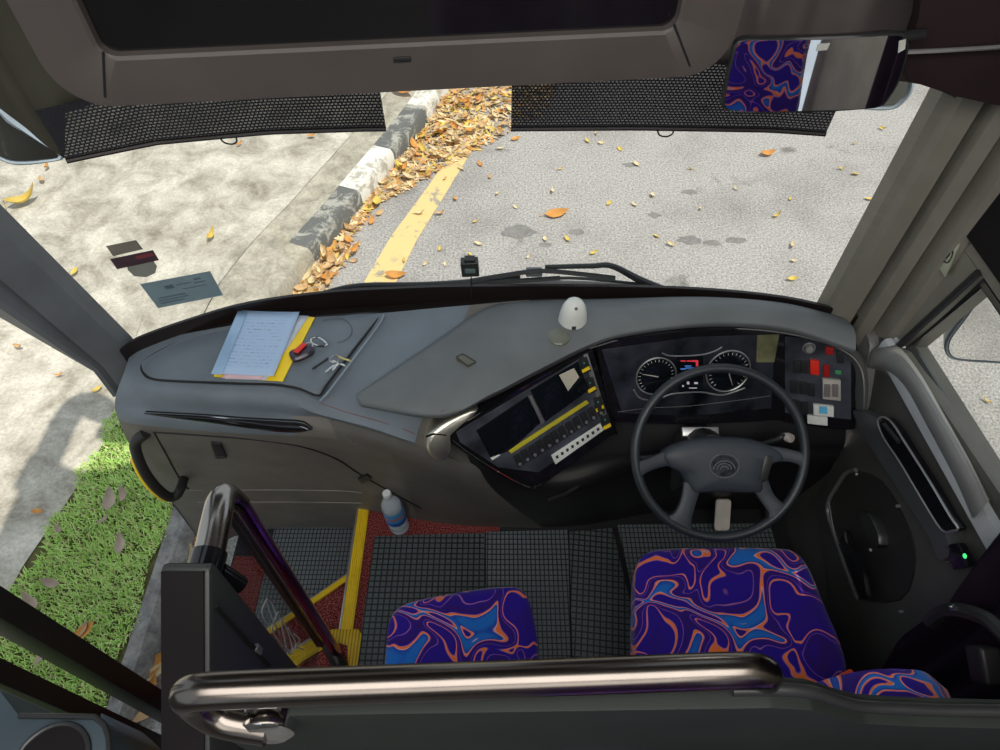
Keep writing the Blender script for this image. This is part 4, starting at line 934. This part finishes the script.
root, q, n = sticker('windscreen_sticker', [(110, 259), (153, 250), (159, 260), (117, 269)], seethrough(mat('maroon_label', (.06, .03, .045), .5), .92), 'dark maroon label between the brown one and the rounded one')
f = lambda u, v: q[0].lerp(q[1], u).lerp(q[3].lerp(q[2], u), v) + n * .0009
bm = B(); prism(bm, [f(.55, .2), f(.95, .2), f(.95, .5), f(.55, .5)], n * .0004); obj('red_patch', bm, mat('dull_red', (.2, .04, .05), .5), root)
sticker('windscreen_sticker', [(126, 263), (152, 259), (157, 266), (155, 273), (146, 277), (134, 276), (128, 270)], seethrough(mat('grey_green_label', (.12, .14, .13), .5), .72), 'rounded grey-green label, lowest of the three overlapping on the windscreen')

# ================================================================== WIPERS (outside the glass)
def out(px, py, d=.05): return onglass(px, py, -d)
wr = thing('windscreen_wiper', 'left black wiper lying along the foot of the windscreen', 'wiper', out(320, 304))
bm = B(); tube(bm, [out(x, y) for x, y in [(300, 303), (330, 292), (362, 286), (420, 285), (470, 282), (520, 275)]], .010, 8, 5); obj('wiper_arm', bm, SATIN, wr)
bm = B(); tube(bm, [out(x, y, .03) for x, y in [(352, 290), (420, 288), (500, 282), (560, 278)]], .006, 6, 5, flat=1.6); obj('blade', bm, RUBBER, wr)
wr = thing('windscreen_wiper', 'right black wiper with a hinged joint at the foot of the windscreen', 'wiper', out(665, 290))
bm = B(); tube(bm, [out(x, y) for x, y in [(668, 292), (640, 280), (612, 266), (590, 266), (545, 267)]], [.014, .012, .009, .008, .007], 8, 5); obj('wiper_arm', bm, SATIN, wr)
bm = B(); tube(bm, [out(x, y, .03) for x, y in [(470, 281), (500, 276), (540, 271), (580, 274), (615, 278)]], .006, 6, 5, flat=1.6); obj('blade', bm, RUBBER, wr)
bm = B(); box(bm, out(534, 272, .04), (.05, .025, .022), None, .006); obj('hinge', bm, mat('grey_hinge', (.12, .13, .14), .4), wr)
bm = B(); tube(bm, [out(x, y, .04) for x, y in [(500, 283), (570, 278), (648, 285)]], .005, 6, 4); obj('link_rod', bm, SATIN, wr)
bm = B(); tube(bm, [out(330, 301, .06), out(420, 290, .06), out(560, 284, .06), out(690, 292, .06)], .012, 8, 5); o = obj('wiper_linkage', bm, mat('grey_rail', (.18, .175, .17), .5)); tag(o, 'thin grey rail running below both wipers outside the glass', 'rail')

# ================================================================== TOP: television, blinds, mirrors
yaw = math.atan2(.076, .75); TX, TY = -.117, .82
def tv(s, z, d=0): return V((TX + s * math.cos(yaw) - d * math.sin(yaw), TY + s * math.sin(yaw) + d * math.cos(yaw), z))
def ring(w0, w1, z0, z1, r, d): return [tv((w0 + w1) / 2 + p.x, (z0 + z1) / 2 + p.y, d) for p in rrect(w1 - w0, z1 - z0, r, 7)]
tvr = thing('overhead_television', 'dark overhead television in a rounded brown housing above the windscreen', 'television', tv(0, 1.92))
bm = B(); loft(bm, [ring(-.42, .41, 1.92, 2.56, .05, .16), ring(-.435, .425, 1.905, 2.58, .06, .03), ring(-.435, .425, 1.905, 2.58, .06, .010), ring(-.43, .42, 1.91, 2.57, .06, .0), ring(-.362, .345, 1.966, 2.53, .02, .0), ring(-.358, .341, 1.970, 2.525, .018, .003), ring(-.356, .339, 1.972, 2.52, .017, .014)], 1, 1, closed=True)
bm.faces.new([v for v in bm.verts][:32]); obj('housing', bm, BROWN, tvr, 35)
bm = B(); loft(bm, [ring(-.358, .341, 1.970, 2.52, .017, .012), ring(-.358, .341, 1.970, 2.52, .017, .02)], closed=True, cap=True); obj('screen', bm, TVS, tvr)
bm = B(); box(bm, tv(-.005, 1.952, -.001), (.022, .004, .006), Matrix.Rotation(yaw, 3, 'Z'), .001); obj('sensor_slot', bm, BLACK, tvr)
tvp = (tv(0, 1.95, -.0005), V((math.sin(yaw), -math.cos(yaw), 0)))
for q in ([(105, 97), (103, 52)], [(690, 66), (674, 24)]):
    bm = B(); tube(bm, [PP(*q[0], tvp), PP(*q[1], tvp)], .0016, 5, 0); obj('corner_seam', bm, BLACK, tvr)
bm = B(); box(bm, tv(0, 2.5, .10), (.5, .1, .94), Matrix.Rotation(yaw, 3, 'Z')); obj('mount', bm, BLACK, tvr)
# net blinds
def blind(x0, x1, zb0, zb1, zt, lab, netbot, ringx):
    root = thing('net_blind', lab, 'blind', glass_pt((x0 + x1) / 2, zb0, .07))
    N = 16; rows_ = []
    for zf in (0, .25, .5, .75, 1):
        rows_.append([glass_pt(x0 + (x1 - x0) * i / N, (zb0 + (zb1 - zb0) * i / N) * (1 - zf) + zt * zf, .07) for i in range(N + 1)])
    bm = B(); loft(bm, rows_, uv=(x1 - x0, zt - zb0)); obj('net', bm, NET, root)
    bm = B(); tube(bm, [p + V((0, 0, -.002)) for p in rows_[0]], .006, 8, 0); o = obj('hem_bar', bm, FRIT, root)
    p = glass_pt(ringx, zb0 + (zb1 - zb0) * (ringx - x0) / (x1 - x0), .07); bm = B(); tube(bm, [p + V((a, -.004, z)) for a, z in ((-.018, -.004), (-.012, -.016), (.004, -.02), (.016, -.014), (.018, -.004))], .002, 6, 3); obj('pull_ring', bm, SATIN, root)
a, b = onglass(66, 160, .07), onglass(386, 128, .07)
blind(a.x, b.x, a.z, b.z, onglass(60, 105, .07).z, 'left dark net blind hanging below the television', .1, onglass(232, 146, .07).x)
a2, b2 = onglass(511, 128, .07), onglass(826, 133, .07)
blind(a2.x, b2.x, a2.z, b2.z, onglass(740, 62, .07).z, 'right dark net blind beside the interior mirror', .1, onglass(665, 131, .07).x)
# olive cloth curtain panel at upper left, brown gathered cloth at upper right
OLIVE = mat('olive_curtain_cloth', (.062, .06, .045), .85, spec=.2)
def cloth(name, pxs_bot, d, zt, m, lab, waves, amp):
    b0 = [onglass(x, y, d) for x, y in pxs_bot]; bot = []
    for p, q in zip(b0, b0[1:]): bot += [p.lerp(q, t / 12) for t in range(12)]
    bot.append(b0[-1]); rows_ = []
    for zf in (0, .15, .4, .7, 1):
        rows_.append([V((p.x, p.y + amp * math.sin(waves * i) * (.4 + .6 * zf), p.z * (1 - zf) + zt * zf)) for i, p in enumerate(bot)])
    bm = B(); loft(bm, rows_, 1, 3); o = obj(name, bm, m); md = o.modifiers.new('thickness', 'SOLIDIFY'); md.thickness = .004; tag(o, lab, 'curtain'); return o
cloth('curtain', [(-60, 70), (0, 107), (35, 136), (64, 158), (66, 112), (110, 98), (200, 88), (300, 82), (384, 76)], .05, 2.6, OLIVE, 'olive cloth curtain in the upper left corner of the windscreen', .35, .004)
cloth('curtain', [(511, 60), (690, 60), (718, 62), (760, 66), (800, 70), (850, 72), (905, 79), (955, 96)], .045, 2.4, mat('grey_brown_cloth', (.105, .088, .085), .8, spec=.2), 'grey-brown gathered curtain behind the interior mirror at upper right', .42, .022)
bm = B(); tube(bm, [PY(1030, 45, 1.175), PY(960, 49.5, 1.175), PY(880, 53, 1.175)], .004, 8, 3); o = obj('curtain_rail', bm, SILVER); tag(o, 'pale thin rail leading from the interior mirror to the right pillar', 'rail')
bm = B(); q = [PY(x, y, 1.20) for x, y in [(906, 55), (918, 20), (928, -60), (1040, -60), (1040, 115), (957, 97), (905, 80)]]; prism(bm, q, (0, .03, 0), .003); struct('trim_4', bm, MAROON)
# interior mirror
mc = ray(815, 72) * 1.12 + CAM; mn = V((-.055, -1, .13)).normalized(); mp = (mc, mn)
mo = [(738, 40), (770, 38), (820, 36), (870, 34), (900, 33), (907, 39), (908, 50), (900, 78), (890, 96), (880, 106), (860, 109), (810, 112), (760, 112), (730, 110), (722, 104), (724, 88), (730, 60)]
mr = thing('interior_mirror', 'wide black-rimmed interior mirror reflecting the purple seats at upper right', 'mirror', mc)
O = [PP(x, y, mp) for x, y in mo]
bm = B(); pillow(bm, O, [(.02, -.03), (.004, -.022), (0, -.008), (0, .002), (.003, .004)], mn, 3); obj('mirror_casing', bm, SATIN, mr)
cc = sum(O, V((0, 0, 0))) / len(O)
bm = B(); pillow(bm, [p + mn * .0045 for p in O], [(.0045, 0), (.0045, .0008)], mn, 3); obj('mirror_glass', bm, MIRROR, mr)
for px in ([(818, 44), (830, 43), (827, 50), (816, 51)], [(899, 41), (906, 39), (905, 49), (898, 53)]):
    bm = B(); prism(bm, [PP(x, y, (mc + mn * .0056, mn)) for x, y in px], mn * .0006); obj('paper_tab', bm, mat('grey_white_tab', (.42, .43, .4), .6), mr)
bm = B(); tube(bm, [mc - mn * .012, mc + V((.03, .05, .0)), mc + V((.12, .07, .02)), mc + V((.2, .075, .03))], .009, 8, 4); obj('mirror_arm', bm, BLACK, mr)
# exterior mirrors
def ext_mirror(pxs, dist, n, lab, armto, hm, gm, ar=.018):
    n = n.normalized(); p0 = CAM + ray(*pxs[0]) * dist; pl = (p0, n); O = [PP(x, y, pl) for x, y in pxs]; c = sum(O, V((0, 0, 0))) / len(O)
    r = thing('exterior_mirror', lab, 'mirror', c); bm = B(); pillow(bm, O, [(.03, -.09), (.004, -.05), (0, -.01), (0, .002), (.006, .008), (.012, .004)], n, 3); obj('mirror_housing', bm, hm, r)
    bm = B(); pillow(bm, [p + n * .005 for p in O], [(.014, 0), (.014, .001)], n, 3); obj('mirror_glass', bm, gm, r)
    bm = B(); tube(bm, [c - n * .05] + [V(a) for a in armto], [.018] + [ar] * len(armto), 10, 4); obj('mirror_arm', bm, BLACK, r); return r
BLUEG = mat('pale_blue_grey_housing', (.35, .42, .48), .3)
ext_mirror([(-70, 60), (-20, 90), (10, 118), (40, 140), (64, 157), (50, 162), (20, 165), (0, 160), (-40, 140), (-80, 90)], 1.70, V((.35, -1, .25)), 'exterior mirror outside the windscreen at upper left', [(-1.36, 1.74, 2.0), (-1.36, 1.66, 2.5), (-1.28, 1.15, 2.75)], BLUEG, mat('dim_mirror_glass', (.10, .09, .075), .2, metal=.9), .085)
ext_mirror([(870, 78), (900, 72), (914, 78), (912, 92), (903, 103), (893, 109), (872, 110), (850, 105), (850, 88)], 1.62, V((-.3, -1, .1)), 'exterior mirror peeping out behind the interior mirror', [(1.25, 1.75, 2.2), (1.2, 1.5, 2.6)], BLUEG, MIRROR)
ext_mirror([(945, 340), (960, 318), (985, 290), (1020, 275), (1080, 300), (1080, 368), (1000, 363), (958, 360), (946, 354)], 2.05, V((-.3, -1, .02)), 'exterior mirror seen through the side window at right', [(1.75, 1.6, 1.6), (1.5, 1.5, 2.4)], mat('slate_mirror_housing', (.09, .11, .13), .35), MIRROR)

# ================================================================== RIGHT DOOR TRIM
dt = thing('side_trim_panel', 'dark moulded trim panel of the right side wall with armrest and pocket', 'trim panel', (1.08, .7, 0))
XW = 1.085
def wx(px, py, d=0): return PX(px, py, XW - d)
q = [wx(x, y) for x, y in [(866, 338), (876, 334), (905, 352), (950, 420), (1000, 494), (1040, 560), (1040, 760), (840, 760), (830, 600), (815, 500), (850, 430), (860, 380)]]
bm = B(); prism(bm, q, (.03, 0, 0), .004); obj('panel', bm, WALL, dt)
# pale front end cap beside the cluster
bm = B(); e = [wx(x, y, .012) for x, y in [(866, 332), (871, 331), (876, 345), (872, 365), (867, 395), (863, 412), (858, 405), (860, 370)]]; pillow(bm, e, [(0, -.02), (0, .01), (.004, .016)], V((-1, 0, 0)), 2); obj('end_cap', bm, mat('grey_end_cap', (.17, .17, .165), .45), dt)
# upper ridge and recess
bm = B(); loft(bm, [[wx(x, y, d) for x, y in pts] for pts, d in (([(866, 372), (880, 372), (900, 388), (925, 432), (950, 480), (968, 520)], -.005), ([(868, 366), (884, 364), (906, 382), (932, 428), (958, 476), (976, 516)], .03), ([(872, 352), (892, 352), (914, 376), (940, 420), (966, 466), (985, 505)], .03), ([(874, 345), (896, 345), (918, 370), (944, 414), (970, 460), (990, 500)], .0))], 4, 3); obj('upper_bolster', bm, mat('grey_bolster', (.2, .2, .195), .5, grain=.2), dt)
# armrest with slot
arm = [(862, 412), (868, 410), (880, 414), (893, 424), (915, 457), (938, 495), (958, 535), (962, 556), (950, 560), (940, 536), (915, 500), (890, 462), (872, 434)]
bm = B(); pillow(bm, [wx(x, y, .012) for x, y in arm], [(0, -.02), (0, .02), (.004, .028)], V((-1, 0, 0)), 3); am = obj('armrest', bm, mat('blue_grey_armrest', (.055, .058, .062), .32), dt); OFF[am] = OFF[dt]
slot = [(878, 421), (884, 417), (893, 424), (906, 444), (930, 482), (950, 516), (958, 528), (952, 531), (942, 530), (925, 504), (900, 462), (884, 438)]
SL = [wx(x, y, .041) for x, y in slot]
bm = B(); pillow(bm, SL, [(0, -.02), (0, .0006), (.002, .0006)], V((-1, 0, 0)), 2); obj('slot', bm, GLOSS, am)
bm = B(); tube(bm, SL, .003, 6, 3, closed=True); obj('slot_rim', bm, SILVER, am)
bm = B(); tube(bm, [wx(x, y, .022) for x, y in [(864, 418), (878, 445), (900, 480), (925, 518), (948, 562)]], .004, 6, 4); obj('armrest_beading', bm, SILVER, am)
bm = B(); tube(bm, [wx(884, 424, .045), wx(899, 442, .045)], .006, 8, 0); obj('slot_catch', bm, SATIN, am)
o = None
bm = B(); prism(bm, [wx(x, y, .02) for x, y in [(952, 545), (966, 543), (976, 566), (962, 570)]], (-.02, 0, 0), .003); s_ = obj('window_switch', bm, GLOSS, dt)
bm = B(); lathe(bm, [(0, .003), (.005, .002), (.006, 0)], at(wx(965, 556, .041), V((-1, 0, 0))), 12); obj('green_light', bm, GREENL, s_)
# map pocket
pk = [(852, 470), (845, 474), (836, 487), (829, 500), (828, 512), (834, 533), (846, 568), (856, 597), (900, 600), (915, 560), (905, 520), (880, 480)]
bm = B(); pillow(bm, [wx(x, y, .004) for x, y in pk], [(0, -.01), (0, .001), (.003, .001)], V((-1, 0, 0)), 3); mpk = obj('map_pocket', bm, mat('pocket_dark', (.02, .02, .019), .5), dt); OFF[mpk] = OFF[dt]
bm = B(); tube(bm, [wx(x, y, .010) for x, y in [(856, 470), (846, 473), (837, 486), (829, 500), (828, 513), (834, 533), (846, 568), (857, 598)]], .007, 8, 4); obj('pocket_rim', bm, mat('grey_pocket_rim', (.1, .1, .1), .35), mpk)
bm = B(); tube(bm, [wx(x, y, .012) for x, y in [(829, 502), (835, 535), (847, 570), (858, 600)]], .0016, 5, 4); obj('pocket_pinstripe', bm, SILVER, mpk)
bm = B(); pillow(bm, [wx(x, y, .02) for x, y in [(862, 516), (870, 512), (880, 528), (883, 545), (874, 545)]], [(0, -.02), (0, .004), (.004, .010)], V((-1, 0, 0)), 2); obj('latch_lever', bm, SATIN, mpk)
for x, y in ((856, 474), (897, 506), (870, 550), (868, 596), (900, 612)):
    bm = B(); lathe(bm, [(0, .003), (.004, .002), (.005, 0), (.005, -.01)], at(wx(x, y, .008), V((-1, 0, 0))), 10); obj('screw', bm, SILVER, dt)
bm = B(); box(bm, wx(862, 588, .02), (.012, .05, .02), Matrix.Rotation(-.8, 3, 'X'), .004); obj('pocket_clip', bm, SILVER, mpk)
# papers in the pocket
bm = B(); prism(bm, [wx(x, y, .03) for x, y in [(843, 545), (850, 530), (868, 575), (872, 596), (866, 600)]], (-.014, 0, 0), .001); o = obj('document_wallet', bm, GLOSS); tag(o, 'glossy black wallet stuck in the side wall pocket', 'wallet')
# plum curtain bunch at the rear of the side window
bm = B(); N = 22; rows_ = []
for z, y0, w in ((2.3, .55, .45), (1.7, .57, .45), (1.15, .61, .46), (.95, .575, .40), (.82, .54, .34), (.70, .54, .34), (.55, .53, .34), (.42, .47, .26), (.36, .42, .22)):
    rows_.append([V((1.035 + .022 * math.sin(i * 1.25 + z * 2) - .01 * (z < 1), y0 - w * i / N, z)) for i in range(N + 1)])
loft(bm, rows_, 2, 3); bmesh.ops.solidify(bm, geom=bm.faces[:], thickness=.004); o = obj('curtain', bm, CURT); tag(o, 'dark plum curtain bunched at the rear of the side window', 'curtain')
# seat-belt reel bracket at far right
br = thing('belt_bracket', 'dark seat belt bracket on the right wall below the plum curtain', 'bracket', PX(975, 660, .97))
bm = B(); tube(bm, [PX(x, y, .97) for x, y in [(930, 622), (950, 610), (985, 618), (1010, 640)]], .016, 8, 4); obj('bracket_arm', bm, SATIN, br)
bm = B(); box(bm, PX(985, 665, .95), (.04, .07, .05), Matrix.Rotation(.4, 3, 'X'), .008); obj('reel_box', bm, BLACK, br)
bm = B(); lathe(bm, [(0, .006), (.005, .005), (.007, 0), (.007, -.02)], at(PX(952, 608, .954), V((-1, -.4, .6))), 12); obj('bolt', bm, CHROME, br)

# ================================================================== STAIR GUARD, PARTITION, HANDRAILS
sg = thing('stair_guard', 'chrome and purple tinted handrail with a clear panel beside the stairwell', 'handrail', (-.561, .652, 0))
top = PZ(236, 494, 1.08)
bm = B(); tube(bm, [V((-.545, .648, .02)), top + V((0, -.004, -.03))], .0175, 14, 0); o = obj('front_post', bm, PURPLE, sg); o['label'] = 'purple tinted front post'
bm = B(); a = V((-.545, .648, .02)); b = top + V((0, -.004, -.03)); d = V((-.034, -.012, 0)); prism(bm, [a + d + V((-.01, 0, .12)), a + d + V((.01, 0, .12)), a + d + V((.01, .014, .12)), a + d + V((-.01, .014, .12))], b - a - V((0, 0, .14)), .002); obj('glass_channel', bm, SATIN, sg)
bm = B(); tube(bm, [top + V((0, -.004, -.04)), top + V((-.012, -.008, .012)), top + V((-.014, -.03, .03)), top + V((-.010, -.075, .034)), top + V((-.006, -.16, .03)), top + V((-.006, -.235, .03))], [.0205, .024, .028, .030, .030, .030], 18, 7); obj('top_rail', bm, STEELT, sg)
bm = B(); tube(bm, [PZ(325, 640, .06), PZ(337, 660, .03), PZ(342, 672, .0)], [.02, .024, .03], 12, 3); obj('post_foot', bm, SATIN, sg)
c = top + V((-.006, -.125, .03)); bm = B(); tube(bm, [c + V((0, -.02, 0)), c + V((0, -.08, 0))], .034, 16, 0); tube(bm, [c + V((0.02, -.05, -.02)), c + V((.05, -.06, -.07))], .018, 10, 0); obj('clamp', bm, GLOSS, sg)
bm = B(); xg = -.59; prism(bm, [V((xg, .64, .12)), V((xg, .655, 1.02)), V((xg, .22, 1.02)), V((xg, .22, .12))], (.005, 0, 0)); gp = obj('clear_panel', bm, glassmat('guard_acrylic', (.86, .87, .86), .12), sg)
SCR = mat('etched_white', (.5, .5, .5), .7); bm = B()
gpl = (V((xg + .006, 0, 0)), V((1, 0, 0)))
for st in ([(266, 600), (262, 612), (268, 625), (276, 618), (272, 604), (266, 600), (274, 622), (280, 634)], [(278, 612), (272, 628), (282, 645), (292, 650), (288, 632), (280, 618), (286, 648), (278, 652)], [(288, 628), (296, 644), (290, 654), (284, 640)], [(294, 634), (300, 640), (296, 646), (304, 650)]):
    P = [PX(x, y, -.584) for x, y in st]
    tube(bm, P, .0016, 5, 4)
o = obj('scratched_scribble', bm, SCR, gp); o['label'] = 'white scratched scribble on the clear panel'

# partition with chrome handrail
pt_ = thing('partition', 'black partition panel behind the driver platform at the bottom of view', 'partition', (.2, .2, 0))
bm = B(); prism(bm, xp(0, [(0, 0)] * 0) or [V((x, .165, z)) for x, z in [(-.36, .0), (1.07, .0), (1.07, 1.425), (.62, 1.44), (.51, 1.452), (.44, 1.468), (.39, 1.505), (.35, 1.54), (.30, 1.552), (.2, 1.545), (-.36, 1.505)]], (0, .035, 0), .004); obj('panel', bm, PBLACK, pt_)
bm = B(); tube(bm, [V((x, .185, z)) for x, z in [(1.07, 1.427), (.62, 1.442), (.51, 1.454), (.44, 1.470), (.39, 1.507), (.35, 1.542), (.30, 1.554), (.26, 1.552)]], .008, 10, 4); obj('edge_trim', bm, SATIN, pt_)
bm = B(); prism(bm, [V((x, .118, z)) for x, z in [(.06, .9), (.06, 1.25), (.09, 1.275), (.19, 1.275), (.23, 1.25), (.26, .9)]], (0, .046, 0), .01); obj('rear_pocket', bm, CONS, pt_)
hr = thing('handrail', 'thick polished chrome rail along the top of the partition', 'handrail', (0, .19, 1.5))
a, b = PZ(200, 691, 1.585), PZ(752, 670, 1.585); w = (b - a).normalized()
bm = B(); tube(bm, [a + V((.055, .0, -.085)) + V((0, -.02, 0)), a + V((.0, -.012, -.075)), a - w * .022 + V((0, 0, -.04)), a - w * .012 + V((0, 0, -.008)), a + w * .03, a.lerp(b, .25), a.lerp(b, .5), a.lerp(b, .75), b - w * .03, b + w * .012 + V((0, 0, -.010)), b + w * .024 + V((0, 0, -.04)), b + w * .012 + V((0, -.004, -.075)), b + V((-.02, .0, -.10))], .0195, 20, 6); obj('tube', bm, mat('dark_polished_rail', (.17, .15, .135), .22, metal=1), hr)
for c in (a + V((.052, -.018, -.088)), b + V((-.022, -.008, -.10))):
    bm = B(); lathe(bm, [(0, .012), (.024, .012), (.032, .006), (.033, 0), (.033, -.012), (0, -.012)], at(c, V((0, -1, .1))), 24); obj('flange', bm, CHROME, hr)
# wedge-shaped housing left of the partition
wd = thing('wedge_housing', 'black wedge-shaped housing at the left end of the partition', 'housing', (-.54, .3, .7))
def wc(x, y, z): return V((x, y, z))
xl, xr = -.583, -.497
prof = [(.46, 1.245), (.455, 1.256), (.44, 1.256), (.12, .999), (.12, .62), (.45, .62)]
bm = B(); prism(bm, [wc(xl, y, z) for y, z in prof], (xr - xl, 0, 0), .008); obj('body', bm, mat('green_black_shell', (.034, .038, .036), .45), wd)
p0, p1 = wc(xl + .005, .44, 1.259), wc(xr - .008, .44, 1.259); dn = V((0, -.30, -.241)); bm = B(); prism(bm, [p0, p1, p1 + dn, p0 + dn], V((0, -.002, .003)), .001); obj('dark_face', bm, BLIND, wd)
bm = B(); tube(bm, [wc(xr + .002, .40, 1.20), wc(xr + .002, .395, .85)], .004, 6, 0); obj('side_slot', bm, BLACK, wd)
bm = B(); box(bm, wc(xr + .004, .40, .95), (.010, .014, .035), None, .003); obj('side_latch', bm, mat('grey_latch', (.12, .125, .12), .35), wd)
# blue-grey side console bottom-left with round recess
sc2 = thing('side_console', 'blue-grey side console with a round dark recess in the bottom left corner', 'console', PZ(40, 735, 1.0))
z = 1.02; q = [PZ(x, y, z) for x, y in [(-80, 655), (0, 690), (20, 716), (95, 717), (105, 725), (109, 738), (112, 800), (-80, 800)]]
bm = B(); prism(bm, q, (0, 0, -.25), .006); obj('console_body', bm, CONS, sc2)
c = PZ(50, 764, z + .002); R = (PZ(84, 764, z) - PZ(50, 764, z)).length
bm = B(); lathe(bm, [(0, .0005), (R, .0005), (R * 1.02, -.002)], Matrix.Translation(c), 40); obj('round_recess', bm, BLIND, sc2)
bm = B(); tube(bm, [c + V((R * 1.06 * math.cos(t * .157), R * 1.06 * math.sin(t * .157), 0)) for t in range(40)], .005, 8, 0, closed=True); obj('recess_ring', bm, SATIN, sc2)
bm = B(); tube(bm, [p + V((0, 0, .002)) for p in q[2:7]], .005, 8, 0); obj('edge_bead', bm, SATIN, sc2)
bm = B(); prism(bm, [PZ(x, y, .86) for x, y in [(100, 712), (112, 722), (137, 748), (150, 800), (100, 800)]], (0, 0, -.2), .004); obj('lower_shelf', bm, mat('slate_shelf', (.10, .13, .17), .45), sc2)

# ================================================================== BOTTLE
bt_ = thing('water_bottle', 'clear plastic water bottle with blue label on the red carpet', 'bottle', PZ(400, 527, 0), rot=(.02, -.05, .3))
PET = mat('clear_pet', (.75, .85, .9), .1, spec=.6)
PET, nt_, p_ = newmat('clear_plastic'); p_.inputs['Base Color'].default_value = (.72, .82, .9, 1); p_.inputs['Roughness'].default_value = .12; p_.inputs['Alpha'].default_value = .38
bm = B(); lathe(bm, [(0, .004), (.030, .003), (.037, .010), (.038, .03), (.036, .035), (.038, .04), (.038, .075), (.036, .08), (.038, .085), (.038, .185), (.035, .21), (.024, .24), (.0145, .262), (.0135, .275)], None, 28); obj('bottle_body', bm, PET, bt_)
bm = B(); lathe(bm, [(0, .008), (.035, .008), (.036, .03), (.0362, .17), (.034, .2), (0, .2)], None, 24); o = obj('water', bm, PET, bt_)
bm = B(); lathe(bm, [(.0388, .085), (.0392, .088), (.0392, .178), (.0388, .182)], None, 28); lb = obj('label', bm, mat('blue_label_film', (.06, .35, .75), .35), bt_); lb['label'] = 'blue wrap label with red and white bands'
bm = B(); lathe(bm, [(.0394, .09), (.0396, .092), (.0396, .112), (.0394, .114)], None, 28); obj('dark_blue_band', bm, mat('deep_blue_film', (.02, .09, .42), .35), lb)
bm = B(); lathe(bm, [(.0394, .135), (.0396, .137), (.0396, .150), (.0394, .152)], None, 28); obj('red_band', bm, mat('pinkish_red_film', (.5, .16, .2), .35), lb)
bm = B(); lathe(bm, [(0, .292), (.014, .291), (.0155, .286), (.0158, .268), (.0145, .266)], None, 24); obj('cap', bm, mat('white_cap', (.75, .78, .8), .4), bt_)

# ================================================================== PASSENGER SEATS BEHIND (seen in the interior mirror)
def pseat(x, y, lab):
    r = thing('passenger_seat', lab, 'seat', (x, y, .72), 'passenger seats reflected in the mirror')
    bm = B(); pillow(bm, [V((x + a * .92, y - .02, .72 + b)) for a, b in [(-.22, .45), (-.23, .8), (-.21, 1.05), (-.14, 1.15), (0, 1.17), (.14, 1.15), (.21, 1.05), (.23, .8), (.22, .45)]], [(.03, -.1), (0, -.06), (0, .04), (.03, .07), (.1, .075)], V((0, 1, .0)), 4); obj('backrest', bm, FABRIC, r)
    bm = B(); pillow(bm, [V((x + a * .92, y + b, .72 + .42)) for a, b in [(-.22, .02), (-.22, .3), (-.2, .44), (0, .46), (.2, .44), (.22, .3), (.22, .02)]], [(.03, -.1), (0, -.06), (0, 0), (.03, .03), (.1, .035)], V((0, 0, 1)), 4); obj('seat_cushion', bm, FABRIC, r)
    bm = B(); box(bm, (x, y + .2, .87), (.36, .3, .3), None, .02); obj('pedestal', bm, BLACK, r)
PSEATS = True
if PSEATS:
    pseat(.31, -.62, 'purple patterned passenger seat by the aisle, mirrored at upper right')
    pseat(.82, -.62, 'purple patterned passenger seat by the window, mirrored at upper right')

# ================================================================== LIGHT
w = bpy.data.worlds.new('sky'); bpy.context.scene.world = w; w.use_nodes = True
bgn = w.node_tree.nodes['Background']; bgn.inputs[0].default_value = (.80, .90, 1.0, 1); bgn.inputs[1].default_value = .72
sun = bpy.data.lights.new('sun', 'SUN'); sun.energy = 3.5; sun.angle = math.radians(.6); sun.color = (1, .94, .84)
so = bpy.data.objects.new('sun', sun); C.objects.link(so); so.rotation_euler = V((-.36, .20, -1)).to_track_quat('-Z', 'Y').to_euler()
def area(name, loc, tgt, sx, sy, e, col=(1, 1, 1)):
    l = bpy.data.lights.new(name, 'AREA'); l.shape = 'RECTANGLE'; l.size = sx; l.size_y = sy; l.energy = e; l.color = col
    o = bpy.data.objects.new(name, l); C.objects.link(o); o.location = loc; o.rotation_euler = (V(tgt) - V(loc)).to_track_quat('-Z', 'Y').to_euler()
area('fill_lamp_front', (0, -.1, 2.92), (0, .5, 0), 2.2, 1.5, 62, (1, .97, .92))  # added fill under the roof to brighten the cab, no fixture
area('fill_lamp_rear', (0, -2.2, 2.92), (0, -2.2, 0), 2.2, 2.0, 44, (1, .97, .92))  # second added fill, lifts the interior behind the camera
vs = bpy.context.scene.view_settings
vs.view_transform = 'Standard'; vs.look = 'None'; vs.gamma = 1; vs.exposure = 0; vs.use_curve_mapping = False
